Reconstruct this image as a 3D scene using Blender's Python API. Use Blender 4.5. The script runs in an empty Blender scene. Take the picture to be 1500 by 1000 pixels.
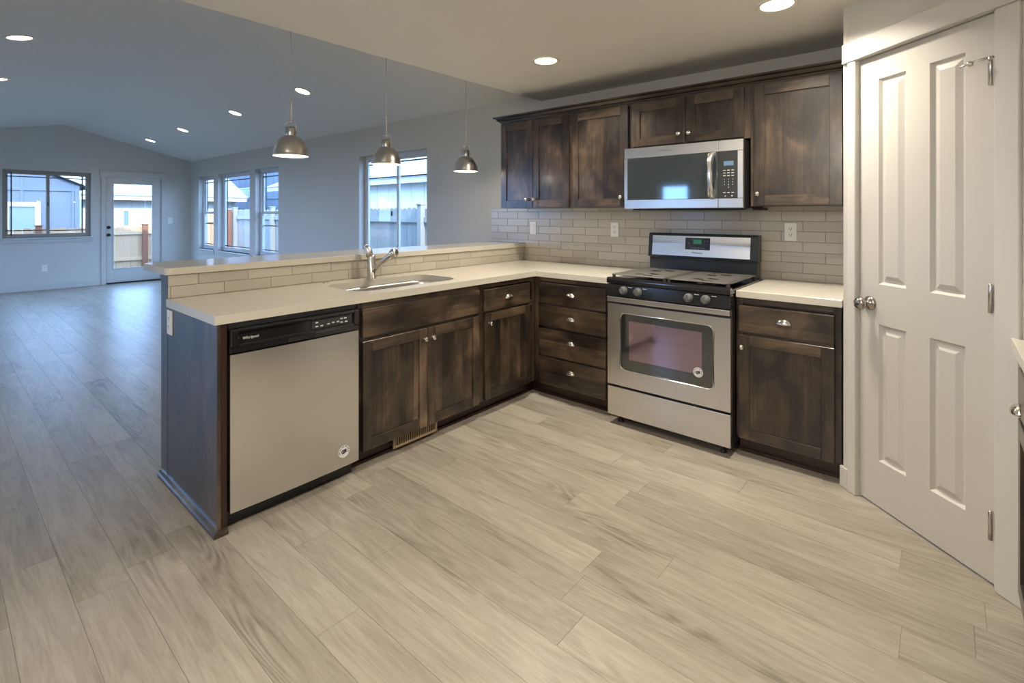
import bpy, bmesh, math, random
from mathutils import Vector, Matrix

sc = bpy.context.scene
COL = sc.collection
PI = math.pi
random.seed(7)

# ------------------------------------------------------------------ camera
cam = bpy.data.cameras.new('camera')
cam.sensor_width = 36.0
cam.lens = 736.7 / 1500 * 36.0
cam.shift_y = (312.05 - 500) / 1500
cam.clip_start = 0.05
cam.clip_end = 300
cam_o = bpy.data.objects.new('camera', cam)
cam_o.location = (0, 0, 1.341)
cam_o.rotation_euler = (PI / 2, 0, 0.7093)
COL.objects.link(cam_o)
sc.camera = cam_o

# ------------------------------------------------------------------ view, sky, sun
sc.view_settings.view_transform = 'Standard'
sc.view_settings.look = 'None'
sc.view_settings.gamma = 1.0
sc.view_settings.use_curve_mapping = False
sc.view_settings.exposure = 0.32
sc.cycles.use_denoising = True
sc.cycles.max_bounces = 10
sc.cycles.diffuse_bounces = 6
sc.cycles.transparent_max_bounces = 12
sc.cycles.sample_clamp_indirect = 6.0
sc.cycles.caustics_reflective = False
sc.cycles.caustics_refractive = False

SKY = 9.2
world = bpy.data.worlds.new('sky')
sc.world = world
world.use_nodes = True
wn = world.node_tree
wn.nodes.clear()
w_out = wn.nodes.new('ShaderNodeOutputWorld')
w_bg = wn.nodes.new('ShaderNodeBackground')
w_bg.inputs['Color'].default_value = (0.31, 0.54, 1.0, 1)
w_bg.inputs['Strength'].default_value = SKY
wn.links.new(w_bg.outputs[0], w_out.inputs[0])

sun = bpy.data.lights.new('sun', 'SUN')
sun.energy = 5.0
sun.angle = math.radians(0.6)
sun.color = (1.0, 0.93, 0.82)
sun_o = bpy.data.objects.new('sun', sun)
COL.objects.link(sun_o)
sun_to = Vector((0.82, -0.14, 0.55)).normalized()
sun_o.rotation_euler = sun_to.to_track_quat('Z', 'Y').to_euler()
sun_o.location = (6, -8, 8)

KITCHEN_W, LIVING_W, PENDANT_W = 15.5, 1.9, 1.9
FILL_W = 56.0
WARM = (1.0, 0.90, 0.76)
NEUTRAL = (1.0, 0.94, 0.86)


# ------------------------------------------------------------------ materials
def srgb(r, g, b):
    def f(c):
        c /= 255.0
        return c / 12.92 if c <= 0.04045 else ((c + 0.055) / 1.055) ** 2.4
    return (f(r), f(g), f(b), 1.0)


class NT:
    """small helper around a material's node tree"""
    def __init__(s, name):
        s.m = bpy.data.materials.new(name)
        s.m.use_nodes = True
        s.t = s.m.node_tree
        s.t.nodes.clear()
        s.out = s.t.nodes.new('ShaderNodeOutputMaterial')
        s.b = s.t.nodes.new('ShaderNodeBsdfPrincipled')
        s.t.links.new(s.b.outputs[0], s.out.inputs[0])

    def n(s, typ, **kw):
        nd = s.t.nodes.new(typ)
        for k, v in kw.items():
            setattr(nd, k, v)
        return nd

    def l(s, a, b):
        s.t.links.new(a, b)

    def v(s, node, **kw):
        for k, val in kw.items():
            node.inputs[k.replace('_', ' ')].default_value = val
        return node

    def math(s, op, a, b=None, c=None):
        nd = s.n('ShaderNodeMath', operation=op)
        for i, x in enumerate((a, b, c)):
            if x is None:
                continue
            if hasattr(x, 'is_linked') or hasattr(x, 'links'):
                s.l(x, nd.inputs[i])
            else:
                nd.inputs[i].default_value = x
        return nd.outputs[0]

    def ramp(s, fac, stops):
        r = s.n('ShaderNodeValToRGB')
        e = r.color_ramp.elements
        while len(e) < len(stops):
            e.new(0.5)
        for el, (p, c) in zip(e, stops):
            el.position = p
            el.color = c
        s.l(fac, r.inputs[0])
        return r.outputs[0]

    def mix(s, fac, a, b, mode='MIX'):
        m = s.n('ShaderNodeMix', data_type='RGBA', blend_type=mode)
        for inp, x in ((m.inputs[0], fac), (m.inputs[6], a), (m.inputs[7], b)):
            if hasattr(x, 'links'):
                s.l(x, inp)
            else:
                inp.default_value = x
        return m.outputs[2]

    def coords(s, scale=(1, 1, 1), offset_random=0.0):
        tc = s.n('ShaderNodeTexCoord')
        mp = s.n('ShaderNodeMapping')
        mp.inputs['Scale'].default_value = scale
        src = tc.outputs['Object']
        if offset_random:
            oi = s.n('ShaderNodeObjectInfo')
            cb = s.n('ShaderNodeVectorMath', operation='ADD')
            ml = s.math('MULTIPLY', oi.outputs['Random'], offset_random)
            s.l(src, cb.inputs[0])
            s.l(ml, cb.inputs[1])
            src = cb.outputs[0]
        s.l(src, mp.inputs['Vector'])
        return mp.outputs[0]

    def noise(s, vec, scale, detail=3.0, rough=0.55, dist=0.0):
        nd = s.n('ShaderNodeTexNoise')
        s.v(nd, Scale=scale, Detail=detail, Roughness=rough, Distortion=dist)
        if vec is not None:
            s.l(vec, nd.inputs['Vector'])
        return nd.outputs['Fac']

    def bump(s, h, strength=0.2, dist=0.002):
        b = s.n('ShaderNodeBump')
        s.v(b, Strength=strength, Distance=dist)
        s.l(h, b.inputs['Height'])
        s.l(b.outputs[0], s.b.inputs['Normal'])


def plain(name, col, rough=0.5, metal=0.0, bump=None, spec=0.5, coat=0.0, var=0.0):
    k = NT(name)
    k.v(k.b, Roughness=rough, Metallic=metal)
    k.b.inputs['Base Color'].default_value = col
    k.b.inputs['Specular IOR Level'].default_value = spec
    k.b.inputs['Coat Weight'].default_value = coat
    k.b.inputs['Coat Roughness'].default_value = 0.08
    vec = k.coords()
    n = k.noise(vec, 14.0, 4.0)
    if var:
        dark = tuple(c * (1 - var) for c in col[:3]) + (1,)
        lite = tuple(min(1, c * (1 + var)) for c in col[:3]) + (1,)
        k.l(k.mix(n, dark, lite), k.b.inputs['Base Color'])
    if bump:
        n2 = k.noise(vec, bump[0], 3.0)
        k.bump(n2, bump[1], bump[2])
    return k.m


def emit(name, col, strength):
    k = NT(name)
    k.b.inputs['Base Color'].default_value = (0.8, 0.8, 0.8, 1) if strength > 1 else (0.01, 0.01, 0.01, 1)
    k.b.inputs['Emission Color'].default_value = col
    k.b.inputs['Emission Strength'].default_value = strength
    return k.m


def steel(name, col=(0.73, 0.72, 0.70, 1), rough=0.26, axis=2, streak=0.03):
    k = NT(name)
    scale = [2.0, 2.0, 2.0]
    scale[axis] = 220.0
    vec = k.coords(tuple(scale))
    n = k.noise(vec, 1.0, 2.0)
    k.v(k.b, Metallic=1.0, Roughness=rough)
    k.l(k.mix(n, tuple(c * (1 - streak) for c in col[:3]) + (1,), tuple(min(1, c * (1 + streak)) for c in col[:3]) + (1,)), k.b.inputs['Base Color'])
    k.b.inputs['Anisotropic'].default_value = 0.6
    tg = k.n('ShaderNodeTangent', direction_type='RADIAL', axis='Z')
    k.l(tg.outputs[0], k.b.inputs['Tangent'])
    return k.m


def wood(name, vertical, tone=1.0):
    """dark-stained knotty alder, grain along z or along the horizontal"""
    k = NT(name)
    along, cross = 0.9, 17.0
    vec = k.coords((cross, cross, along) if vertical else (along, along, cross), 7.0)
    fine = k.coords((90, 90, 3.0) if vertical else (3.0, 3.0, 90), 5.0)
    blotch = k.noise(k.coords((1, 1, 0.55) if vertical else (0.55, 0.55, 1), 9.0), 6.5, 3.0, 0.55, 0.6)
    grain = k.noise(vec, 1.6, 5.0, 0.62, 1.4)
    fibre = k.noise(fine, 1.0, 2.0)
    # glued-up staves
    tc = k.n('ShaderNodeTexCoord')
    sp = k.n('ShaderNodeSeparateXYZ')
    k.l(tc.outputs['Object'], sp.inputs[0])
    if vertical:
        s = k.math('ADD', sp.outputs['X'], sp.outputs['Y'])
    else:
        s = sp.outputs['Z']
    cell = k.math('FLOOR', k.math('MULTIPLY', s, 9.5))
    wnz = k.n('ShaderNodeTexWhiteNoise', noise_dimensions='1D')
    k.l(cell, wnz.inputs['W'])
    f = k.math('MULTIPLY_ADD', blotch, 1.15, -0.36)
    f = k.math('MULTIPLY_ADD', grain, 0.5, f)
    f = k.math('MULTIPLY_ADD', wnz.outputs['Value'], 0.24, f)
    f = k.math('MULTIPLY_ADD', fibre, 0.16, f)
    f = k.math('SUBTRACT', f, 0.33)
    col = k.ramp(f, [(0.12, srgb(28, 23, 19)), (0.36, srgb(61, 50, 40)), (0.56, srgb(92, 76, 59)), (0.85, srgb(136, 114, 88))])
    # knots
    vo = k.n('ShaderNodeTexVoronoi')
    vo.inputs['Scale'].default_value = 4.2
    k.l(k.coords((1, 1, 0.6) if vertical else (0.6, 0.6, 1), 3.0), vo.inputs['Vector'])
    kn = k.ramp(vo.outputs['Distance'], [(0.03, (1, 1, 1, 1)), (0.16, (0, 0, 0, 1))])
    kfac = k.math('MULTIPLY', kn, 0.65)
    col = k.mix(kfac, col, srgb(32, 23, 18))
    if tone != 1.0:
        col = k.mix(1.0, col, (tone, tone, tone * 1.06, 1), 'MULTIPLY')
    k.l(col, k.b.inputs['Base Color'])
    k.v(k.b, Roughness=0.33)
    k.b.inputs['Coat Weight'].default_value = 0.35
    k.b.inputs['Coat Roughness'].default_value = 0.16
    k.bump(fibre, 0.06, 0.001)
    return k.m


def floor_mat():
    k = NT('plank_floor')
    geo = k.n('ShaderNodeNewGeometry')
    rnd = geo.outputs['Random Per Island']
    tc = k.n('ShaderNodeTexCoord')
    off = k.n('ShaderNodeCombineXYZ')
    k.l(k.math('MULTIPLY', rnd, 37.0), off.inputs['X'])
    k.l(k.math('MULTIPLY', rnd, 91.0), off.inputs['Y'])
    k.l(k.math('MULTIPLY', rnd, 53.0), off.inputs['Z'])
    add = k.n('ShaderNodeVectorMath', operation='ADD')
    k.l(tc.outputs['Object'], add.inputs[0])
    k.l(off.outputs[0], add.inputs[1])

    def sc_(s):
        mp = k.n('ShaderNodeMapping')
        mp.inputs['Scale'].default_value = s
        k.l(add.outputs[0], mp.inputs['Vector'])
        return mp.outputs[0]
    tone = k.noise(sc_((0.7, 3.0, 1)), 1.0, 2.0, 0.5, 0.4)
    broad = k.noise(sc_((2.2, 20.0, 1)), 1.0, 6.0, 0.68, 1.6)
    cath = k.noise(sc_((0.75, 7.0, 1)), 1.0, 1.0, 0.5, 0.5)
    rings = k.math('SINE', k.math('MULTIPLY', cath, 95.0))
    mask = k.ramp(k.noise(sc_((1.1, 5.0, 1)), 1.0, 2.0, 0.5, 0.3), [(0.52, (0, 0, 0, 1)), (0.70, (1, 1, 1, 1))])
    fine = k.noise(sc_((7.0, 190.0, 1)), 1.0, 3.0, 0.6)
    f = k.math('MULTIPLY_ADD', broad, 0.74, -0.12)
    f = k.math('MULTIPLY_ADD', tone, 0.42, f)
    f = k.math('MULTIPLY_ADD', fine, 0.34, f)
    f = k.math('SUBTRACT', f, 0.20)
    f = k.math('MULTIPLY_ADD', k.math('MULTIPLY', mask, k.math('ADD', rings, -0.9)), 0.11, f)
    f = k.math('MULTIPLY_ADD', rnd, 0.12, f)
    col = k.ramp(f, [(0.10, srgb(102, 94, 83)), (0.36, srgb(140, 132, 119)), (0.58, srgb(161, 153, 140)), (0.85, srgb(179, 172, 159))])
    k.l(col, k.b.inputs['Base Color'])
    rr = k.math('MULTIPLY_ADD', fine, 0.16, 0.26)
    k.l(rr, k.b.inputs['Roughness'])
    k.b.inputs['Specular IOR Level'].default_value = 0.45
    k.bump(fine, 0.05, 0.0008)
    return k.m


def tile_mat():
    k = NT('glazed_tile')
    geo = k.n('ShaderNodeNewGeometry')
    col = k.ramp(geo.outputs['Random Per Island'], [(0.0, srgb(180, 173, 160)), (1.0, srgb(192, 186, 173))])
    k.l(col, k.b.inputs['Base Color'])
    k.v(k.b, Roughness=0.2)
    n = k.noise(k.coords(), 9.0, 2.0)
    k.bump(n, 0.06, 0.004)
    return k.m


def glass(name, tint=(0.96, 0.98, 0.98, 1)):
    k = NT(name)
    k.t.nodes.remove(k.b)
    tr = k.n('ShaderNodeBsdfTransparent')
    tr.inputs[0].default_value = tint
    gl = k.n('ShaderNodeBsdfGlossy')
    gl.inputs['Roughness'].default_value = 0.01
    lw = k.n('ShaderNodeLayerWeight')
    lw.inputs['Blend'].default_value = 0.5
    f5 = k.math('POWER', lw.outputs['Facing'], 5.0)
    mx = k.n('ShaderNodeMixShader')
    k.l(k.math('MULTIPLY_ADD', f5, 0.5, 0.03), mx.inputs[0])
    k.l(tr.outputs[0], mx.inputs[1])
    k.l(gl.outputs[0], mx.inputs[2])
    k.l(mx.outputs[0], k.out.inputs[0])
    return k.m


def siding(name, col, axis_scale=None):
    return plain(name, col, 0.75, var=0.04)


def shingles(name, c1, c2):
    k = NT(name)
    br = k.n('ShaderNodeTexBrick')
    k.v(br, Scale=1.0, Brick_Width=0.33, Row_Height=0.14, Mortar_Size=0.008)
    br.inputs['Color1'].default_value = c1
    br.inputs['Color2'].default_value = c2
    br.inputs['Mortar'].default_value = tuple(c * 0.55 for c in c1[:3]) + (1,)
    k.l(k.coords(), br.inputs['Vector'])
    k.l(br.outputs['Color'], k.b.inputs['Base Color'])
    k.v(k.b, Roughness=0.9)
    return k.m


def board(name, c1, c2, width):
    """upright fence boards: each board its own tone"""
    k = NT(name)
    geo = k.n('ShaderNodeNewGeometry')
    grain = k.noise(k.coords((14, 14, 1.0)), 1.5, 4.0, 0.6, 0.8)
    f = k.math('MULTIPLY_ADD', geo.outputs['Random Per Island'], 0.6, k.math('MULTIPLY', grain, 0.5))
    k.l(k.ramp(f, [(0.1, c1), (0.9, c2)]), k.b.inputs['Base Color'])
    k.v(k.b, Roughness=0.8)
    return k.m


M = {}
M['wall'] = plain('wall_paint', srgb(200, 198, 192), 0.55, bump=(160, 0.12, 0.002))
M['ceiling'] = plain('ceiling_paint', srgb(232, 229, 222), 0.7, bump=(55, 0.22, 0.004))
M['trim'] = plain('trim_paint', srgb(200, 198, 192), 0.32)
M['door_paint'] = plain('door_paint', srgb(193, 190, 183), 0.34)
M['floor'] = floor_mat()
M['gap'] = plain('floor_joint', srgb(112, 102, 90), 0.8)
M['wood_v'] = wood('stained_alder_upright', True)
M['wood_h'] = wood('stained_alder_level', False)
M['wood_dark'] = plain('dark_stained_edge', srgb(46, 26, 20), 0.35, var=0.25)
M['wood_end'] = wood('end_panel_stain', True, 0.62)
M['quartz'] = plain('quartz', srgb(208, 203, 190), 0.16, var=0.015)
M['tile'] = tile_mat()
M['grout'] = plain('grout', srgb(140, 134, 125), 0.85)
M['steel'] = steel('brushed_steel')
M['steel_v'] = steel('brushed_steel_upright', axis=0)
M['sink'] = steel('sink_steel', (0.55, 0.54, 0.52, 1), 0.3)
M['nickel'] = plain('brushed_nickel', (0.60, 0.575, 0.54, 1), 0.28, 1.0)
M['satin'] = plain('satin_nickel', (0.42, 0.385, 0.34, 1), 0.2, 1.0)
M['chrome'] = plain('polished_nickel', (0.72, 0.69, 0.64, 1), 0.1, 1.0)
M['shade_in'] = plain('shade_lining', srgb(240, 232, 214), 0.6)
M['black_gloss'] = plain('black_enamel', (0.012, 0.012, 0.014, 1), 0.12, coat=0.5)
M['black'] = plain('black_plastic', (0.016, 0.016, 0.017, 1), 0.4)
M['dark_void'] = plain('dark_recess', (0.008, 0.008, 0.008, 1), 0.8)
M['iron'] = plain('cast_iron', (0.085, 0.08, 0.072, 1), 0.5, bump=(260, 0.2, 0.001))
M['knob_grey'] = plain('grey_knob_plastic', (0.12, 0.125, 0.125, 1), 0.35)
M['panel_dark'] = plain('charcoal_panel', (0.035, 0.04, 0.042, 1), 0.25)
M['dark_glass'] = plain('dark_glass', (0.11, 0.12, 0.122, 1), 0.05, 0.75, coat=0.6, spec=0.9)
M['micro_glass'] = plain('microwave_window_glass', (0.15, 0.18, 0.19, 1), 0.05, 0.85, coat=0.6)
M['oven_glass'] = plain('oven_glass', (0.42, 0.30, 0.36, 1), 0.07, 0.85, coat=0.6)
M['display_green'] = emit('green_display', (0.05, 0.30, 0.16, 1), 0.35)
M['display_blue'] = emit('blue_display', (0.25, 0.45, 0.60, 1), 0.5)
M['white_ink'] = plain('white_ink', (0.7, 0.7, 0.68, 1), 0.5)
M['grey_ink'] = plain('grey_ink', (0.16, 0.16, 0.17, 1), 0.5)
M['navy_ink'] = plain('navy_ink', (0.02, 0.025, 0.06, 1), 0.5)
M['sticker'] = plain('sticker_paper', (0.78, 0.77, 0.76, 1), 0.45)
M['plate'] = plain('white_plastic', srgb(232, 230, 224), 0.3)
M['slot'] = plain('socket_slot', (0.08, 0.08, 0.08, 1), 0.6)
M['vinyl'] = plain('window_vinyl', srgb(150, 144, 134), 0.45)
M['vinyl_white'] = plain('white_vinyl', srgb(206, 208, 210), 0.4)
M['muntin'] = plain('muntin_bronze', srgb(70, 68, 66), 0.5)
M['glass'] = glass('window_glass')
M['lens'] = emit('lamp_lens', (1.0, 0.86, 0.62, 1), 9.0)
M['bulb'] = emit('bulb_glow', (1.0, 0.80, 0.50, 1), 6.0)
M['can'] = plain('can_trim', srgb(238, 232, 218), 0.45)
M['bronze'] = plain('dark_bronze', (0.03, 0.028, 0.026, 1), 0.35, 0.6)
M['register'] = plain('register_bronze', srgb(158, 136, 106), 0.45, 0.2)
M['cedar'] = board('cedar_boards', srgb(168, 126, 90), srgb(204, 166, 126), 0.14)
M['cedar_post'] = plain('cedar_post', srgb(132, 80, 52), 0.8, var=0.15)
M['grey_boards'] = board('weathered_boards', srgb(132, 132, 128), srgb(160, 160, 154), 0.14)
M['siding_blue'] = siding('blue_grey_siding', srgb(92, 104, 118))
M['siding_white'] = siding('white_siding', srgb(228, 226, 220))
M['siding_cream'] = siding('cream_siding', srgb(182, 177, 165))
M['ext_trim'] = plain('exterior_trim', srgb(190, 190, 190), 0.6)
M['shingle'] = shingles('grey_shingles', srgb(142, 142, 140), srgb(160, 160, 157))
M['ground'] = plain('gravel_yard', srgb(70, 66, 60), 0.95, var=0.2)
M['ext_glass'] = plain('house_window_glass', srgb(112, 130, 142), 0.3)


# ------------------------------------------------------------------ mesh building
class Frame:
    """local axes: u along a face, n out of it, z up"""
    def __init__(s, o, U, N):
        s.m = Matrix(((U[0], N[0], 0, o[0]), (U[1], N[1], 0, o[1]), (0, 0, 1, o[2] if len(o) > 2 else 0), (0, 0, 0, 1)))


WORLD = Frame((0, 0, 0), (1, 0), (0, 1))


class B:
    def __init__(s, fr=None):
        s.bm = bmesh.new()
        s.fr = (fr or WORLD).m

    def _add(s, tmp, mi, smooth=False, mat=None):
        for f in tmp.faces:
            f.material_index = mi
            f.smooth = smooth
        bmesh.ops.transform(tmp, matrix=(s.fr @ mat) if mat is not None else s.fr, verts=tmp.verts)
        tmp.normal_update()
        bmesh.ops.recalc_face_normals(tmp, faces=tmp.faces)
        me = bpy.data.meshes.new('tmp')
        tmp.to_mesh(me)
        tmp.free()
        s.bm.from_mesh(me)
        bpy.data.meshes.remove(me)
        return s

    def box(s, u0, u1, n0, n1, z0, z1, bev=0.0, mi=0, seg=1):
        t = bmesh.new()
        bmesh.ops.create_cube(t, size=1)
        bmesh.ops.scale(t, vec=(abs(u1 - u0), abs(n1 - n0), abs(z1 - z0)), verts=t.verts)
        bmesh.ops.translate(t, vec=((u0 + u1) / 2, (n0 + n1) / 2, (z0 + z1) / 2), verts=t.verts)
        if bev:
            bmesh.ops.bevel(t, geom=t.edges[:], offset=bev, segments=seg, profile=0.5, affect='EDGES')
        return s._add(t, mi)

    def lathe(s, prof, base=(0, 0, 0), axis=(0, 0, 1), seg=32, mi=0, smooth=True, cap=True):
        """prof: (radius, height) pairs along the axis"""
        t = bmesh.new()
        rings = []
        for r, h in prof:
            if r < 1e-5:
                rings.append([t.verts.new((0, 0, h))])
            else:
                rings.append([t.verts.new((r * math.cos(2 * PI * i / seg), r * math.sin(2 * PI * i / seg), h)) for i in range(seg)])
        for a, b in zip(rings, rings[1:]):
            if len(a) == 1 and len(b) == 1:
                continue
            for i in range(seg):
                j = (i + 1) % seg
                if len(a) == 1:
                    t.faces.new((a[0], b[i], b[j]))
                elif len(b) == 1:
                    t.faces.new((a[i], a[j], b[0]))
                else:
                    t.faces.new((a[i], a[j], b[j], b[i]))
        if cap:
            for rg in (rings[0], rings[-1]):
                if len(rg) > 2:
                    t.faces.new(rg)
        q = Vector((0, 0, 1)).rotation_difference(Vector(axis).normalized()).to_matrix().to_4x4()
        return s._add(t, mi, smooth, Matrix.Translation(base) @ q)

    def tube(s, pts, r, seg=12, mi=0, closed=False, radii=None):
        t = bmesh.new()
        pts = [Vector(p) for p in pts]
        n = len(pts)
        rings = []
        up = Vector((0, 0, 1))
        for i, p in enumerate(pts):
            if closed:
                d = pts[(i + 1) % n] - pts[i - 1]
            else:
                d = pts[min(i + 1, n - 1)] - pts[max(i - 1, 0)]
            d.normalize()
            a = d.cross(up)
            if a.length < 1e-3:
                a = d.cross(Vector((1, 0, 0)))
            a.normalize()
            b = d.cross(a)
            rr = radii[i] if radii else r
            rings.append([t.verts.new(p + (a * math.cos(2 * PI * k / seg) + b * math.sin(2 * PI * k / seg)) * rr) for k in range(seg)])
        pairs = list(zip(rings, rings[1:])) + ([(rings[-1], rings[0])] if closed else [])
        for a, b in pairs:
            for k in range(seg):
                t.faces.new((a[k], a[(k + 1) % seg], b[(k + 1) % seg], b[k]))
        if not closed:
            t.faces.new(rings[0])
            t.faces.new(rings[-1])
        return s._add(t, mi, True)

    def prism(s, poly, z0, z1, mi=0, bev=0.0, seg=1, plane='uz0'):
        """poly in (u, n), extruded along z; plane 'nz' takes (n, z) points extruded along u from z0 to z1; 'uz' takes (u, z) along n"""
        t = bmesh.new()
        if plane == 'nz':
            mk = lambda p, h: (h, p[0], p[1])
        elif plane == 'uz':
            mk = lambda p, h: (p[0], h, p[1])
        else:
            mk = lambda p, h: (p[0], p[1], h)
        a = [t.verts.new(mk(p, z0)) for p in poly]
        b = [t.verts.new(mk(p, z1)) for p in poly]
        t.faces.new(a)
        t.faces.new(b[::-1])
        for i in range(len(poly)):
            j = (i + 1) % len(poly)
            t.faces.new((a[i], a[j], b[j], b[i]))
        bmesh.ops.recalc_face_normals(t, faces=t.faces)
        if bev:
            bmesh.ops.bevel(t, geom=t.edges[:], offset=bev, segments=seg, profile=0.5, affect='EDGES')
        return s._add(t, mi)

    def face(s, pts, mi=0):
        t = bmesh.new()
        t.faces.new([t.verts.new(p) for p in pts])
        return s._add(t, mi)

    def holed(s, outer, inner, z0, z1, mi=0):
        """slab with one hole; loops in (u, n)"""
        t = bmesh.new()
        es = []
        for lp in (outer, inner):
            vs = [t.verts.new((p[0], p[1], z1)) for p in lp]
            for i in range(len(vs)):
                es.append(t.edges.new((vs[i], vs[(i + 1) % len(vs)])))
        bmesh.ops.triangle_fill(t, use_beauty=True, use_dissolve=False, edges=es)
        r = bmesh.ops.extrude_face_region(t, geom=t.faces[:])
        bmesh.ops.translate(t, vec=(0, 0, z0 - z1), verts=[v for v in r['geom'] if isinstance(v, bmesh.types.BMVert)])
        return s._add(t, mi)

    def join_text(s, body, size, u, n, z, mi=0, depth=0.0006, face_n=1, align='CENTER'):
        """raised lettering standing on a face"""
        cu = bpy.data.curves.new('lettering', 'FONT')
        cu.body = body
        cu.size = size
        cu.extrude = depth
        cu.align_x = align
        cu.align_y = 'CENTER'
        ob = bpy.data.objects.new('lettering', cu)
        me = bpy.data.meshes.new_from_object(ob)
        t = bmesh.new()
        t.from_mesh(me)
        bpy.data.objects.remove(ob)
        bpy.data.curves.remove(cu)
        bpy.data.meshes.remove(me)
        # text x -> u, text y -> z, text z -> n
        sx = s.text_sx if hasattr(s, 'text_sx') else 1
        m = Matrix(((sx, 0, 0, u), (0, 0, 1, n), (0, 1, 0, z), (0, 0, 0, 1)))
        return s._add(t, mi, False, m)


def put(name, b, mats, parent=None, loc=(0, 0, 0)):
    """links the builder's geometry as ONE mesh object; a child keeps its parent's base point"""
    me = bpy.data.meshes.new(name)
    o = bpy.data.objects.new(name, me)
    base = Vector(parent['_base']) if parent is not None and '_base' in parent else Vector(loc)
    if base.length:
        bmesh.ops.translate(b.bm, vec=-base, verts=b.bm.verts)
    b.bm.to_mesh(me)
    b.bm.free()
    if not isinstance(mats, (list, tuple)):
        mats = [mats]
    for m in mats:
        me.materials.append(m)
    COL.objects.link(o)
    if parent is not None:
        o.parent = parent
    else:
        o.location = base
    o['_base'] = tuple(base)
    return o


def thing(name, label, cat, loc=(0, 0, 0), group=None):
    o = bpy.data.objects.new(name, None)
    o.empty_display_size = 0.1
    o.location = loc
    o['_base'] = tuple(loc)
    COL.objects.link(o)
    return tag(o, label, cat, group)


def tag(o, label, cat, group=None, kind=None):
    o['label'] = label
    o['category'] = cat
    if group:
        o['group'] = group
    if kind:
        o['kind'] = kind
    return o


def struct(o, label, cat):
    return tag(o, label, cat, None, 'structure')


def pane_frame(b, u0, u1, n0, n1, z0, z1, w, mi=0, bev=0.003):
    b.box(u0, u0 + w, n0, n1, z0, z1, bev, mi)
    b.box(u1 - w, u1, n0, n1, z0, z1, bev, mi)
    b.box(u0 + w, u1 - w, n0, n1, z1 - w, z1, bev, mi)
    b.box(u0 + w, u1 - w, n0, n1, z0, z0 + w, bev, mi)
    return b


def holed_wall(b, u0, u1, n0, n1, z0, z1, holes):
    us = sorted({u0, u1, *[h[0] for h in holes], *[h[1] for h in holes]})
    for a, c in zip(us, us[1:]):
        mid = (a + c) / 2
        hs = sorted([h for h in holes if h[0] < mid < h[1]], key=lambda h: h[2])
        z = z0
        for h in hs:
            if h[2] > z:
                b.box(a, c, n0, n1, z, h[2])
            z = h[3]
        if z < z1:
            b.box(a, c, n0, n1, z, z1)
    return b


# ------------------------------------------------------------------ room shell
XW, YN, YS, XE = -11.95, 3.60, -1.70, 0.85       # wall faces
ZC, XV = 2.345, -2.74                            # flat ceiling, its edge towards the vault
RY, RZ, EAVE = 1.60, 2.92, 2.41                  # ridge of the vault
KN, KS = (RZ - EAVE) / (YN - RY), 0.20


def vault_z(y):
    return RZ - KN * (y - RY) if y > RY else RZ - KS * (RY - y)


# floor of planks
b = B()
W, L = 0.157, 1.22
y0 = 0.176 - 12 * W
row = 0
y = y0
b.box(XW - 0.1, XE + 0.1, YS - 0.1, YN + 0.1, -0.12, -0.0015, 0, 1)
ends = {1: -2.63, 2: -2.262, 7: -1.506, 11: -0.911}
while y < YN + 0.05:
    r = row - 12
    x = XW - random.random() * L
    if r in (0,):
        x = -2.632 - 8 * L
    elif r == 1:
        x = -2.262 - 8 * L
    elif r == 4:
        x = -1.506 - 8 * L
    elif r == 7:
        x = -0.911 - 9 * L
    elif r == 5:
        x = -1.972 - 9 * L
    elif r == 8:
        x = -2.229 - 9 * L
    while x > XW - 0.1:
        x -= L
    while x < XE + 0.05:
        xa, xb = max(x, XW - 0.1), min(x + L, XE + 0.1)
        if xb - xa > 0.01:
            g = 0.0005
            ya, yb = max(y, YS - 0.1), min(y + W, YN + 0.1)
            if yb - ya > 0.005:
                b.box(xa + g, xb - g, ya + g, yb - g, -0.0014, 0.0)
        x += L
    y += W
    row += 1
floor = struct(put('floor', b, [M['floor'], M['gap']]), 'pale grey-beige wood plank floor running through kitchen and living room', 'floor')

# far wall (west), seen face at x = XW
FW = Frame((XW, 0, 0), (0, 1), (1, 0))
WIN_FAR = (0.83, 1.985, 0.913, 2.08)
DOOR_FAR = (2.185, 3.10, 0.0, 2.03)
WIN_ADDED_W = (-1.35, 0.35, 0.6, 2.0)  # opening added beyond view to bring in blue daylight
b = B(FW)
holed_wall(b, YS - 0.15, YN + 0.15, -0.14, 0, -0.1, 2.20, [WIN_FAR, DOOR_FAR, WIN_ADDED_W])
b.prism([(YS - 0.15, 2.20), (YN + 0.15, 2.20), (YN + 0.15, vault_z(YN + 0.15) + 0.03), (RY, RZ + 0.03), (YS - 0.15, vault_z(YS - 0.15) + 0.03)], -0.14, 0, plane='uz')
struct(put('wall_west', b, M['wall']), 'grey-painted gable end wall with a window and glass door', 'wall')

# long wall (north), seen face at y = YN, u = x
NW = Frame((0, YN, 0), (1, 0), (0, -1))
TRIO = [(-11.46, -10.65, 0.63, 2.075), (-10.44, -8.99, 0.63, 2.075), (-8.77, -7.92, 0.63, 2.075)]
WIN_BIG = (-5.66, -4.33, 0.80, 2.06)
b = B(NW)
holed_wall(b, XW - 0.14, XE + 0.1, -0.16, 0, -0.1, EAVE + 0.02, TRIO + [WIN_BIG])
struct(put('wall_north', b, M['wall']), 'long grey-painted wall behind the range and living room windows', 'wall')

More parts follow.
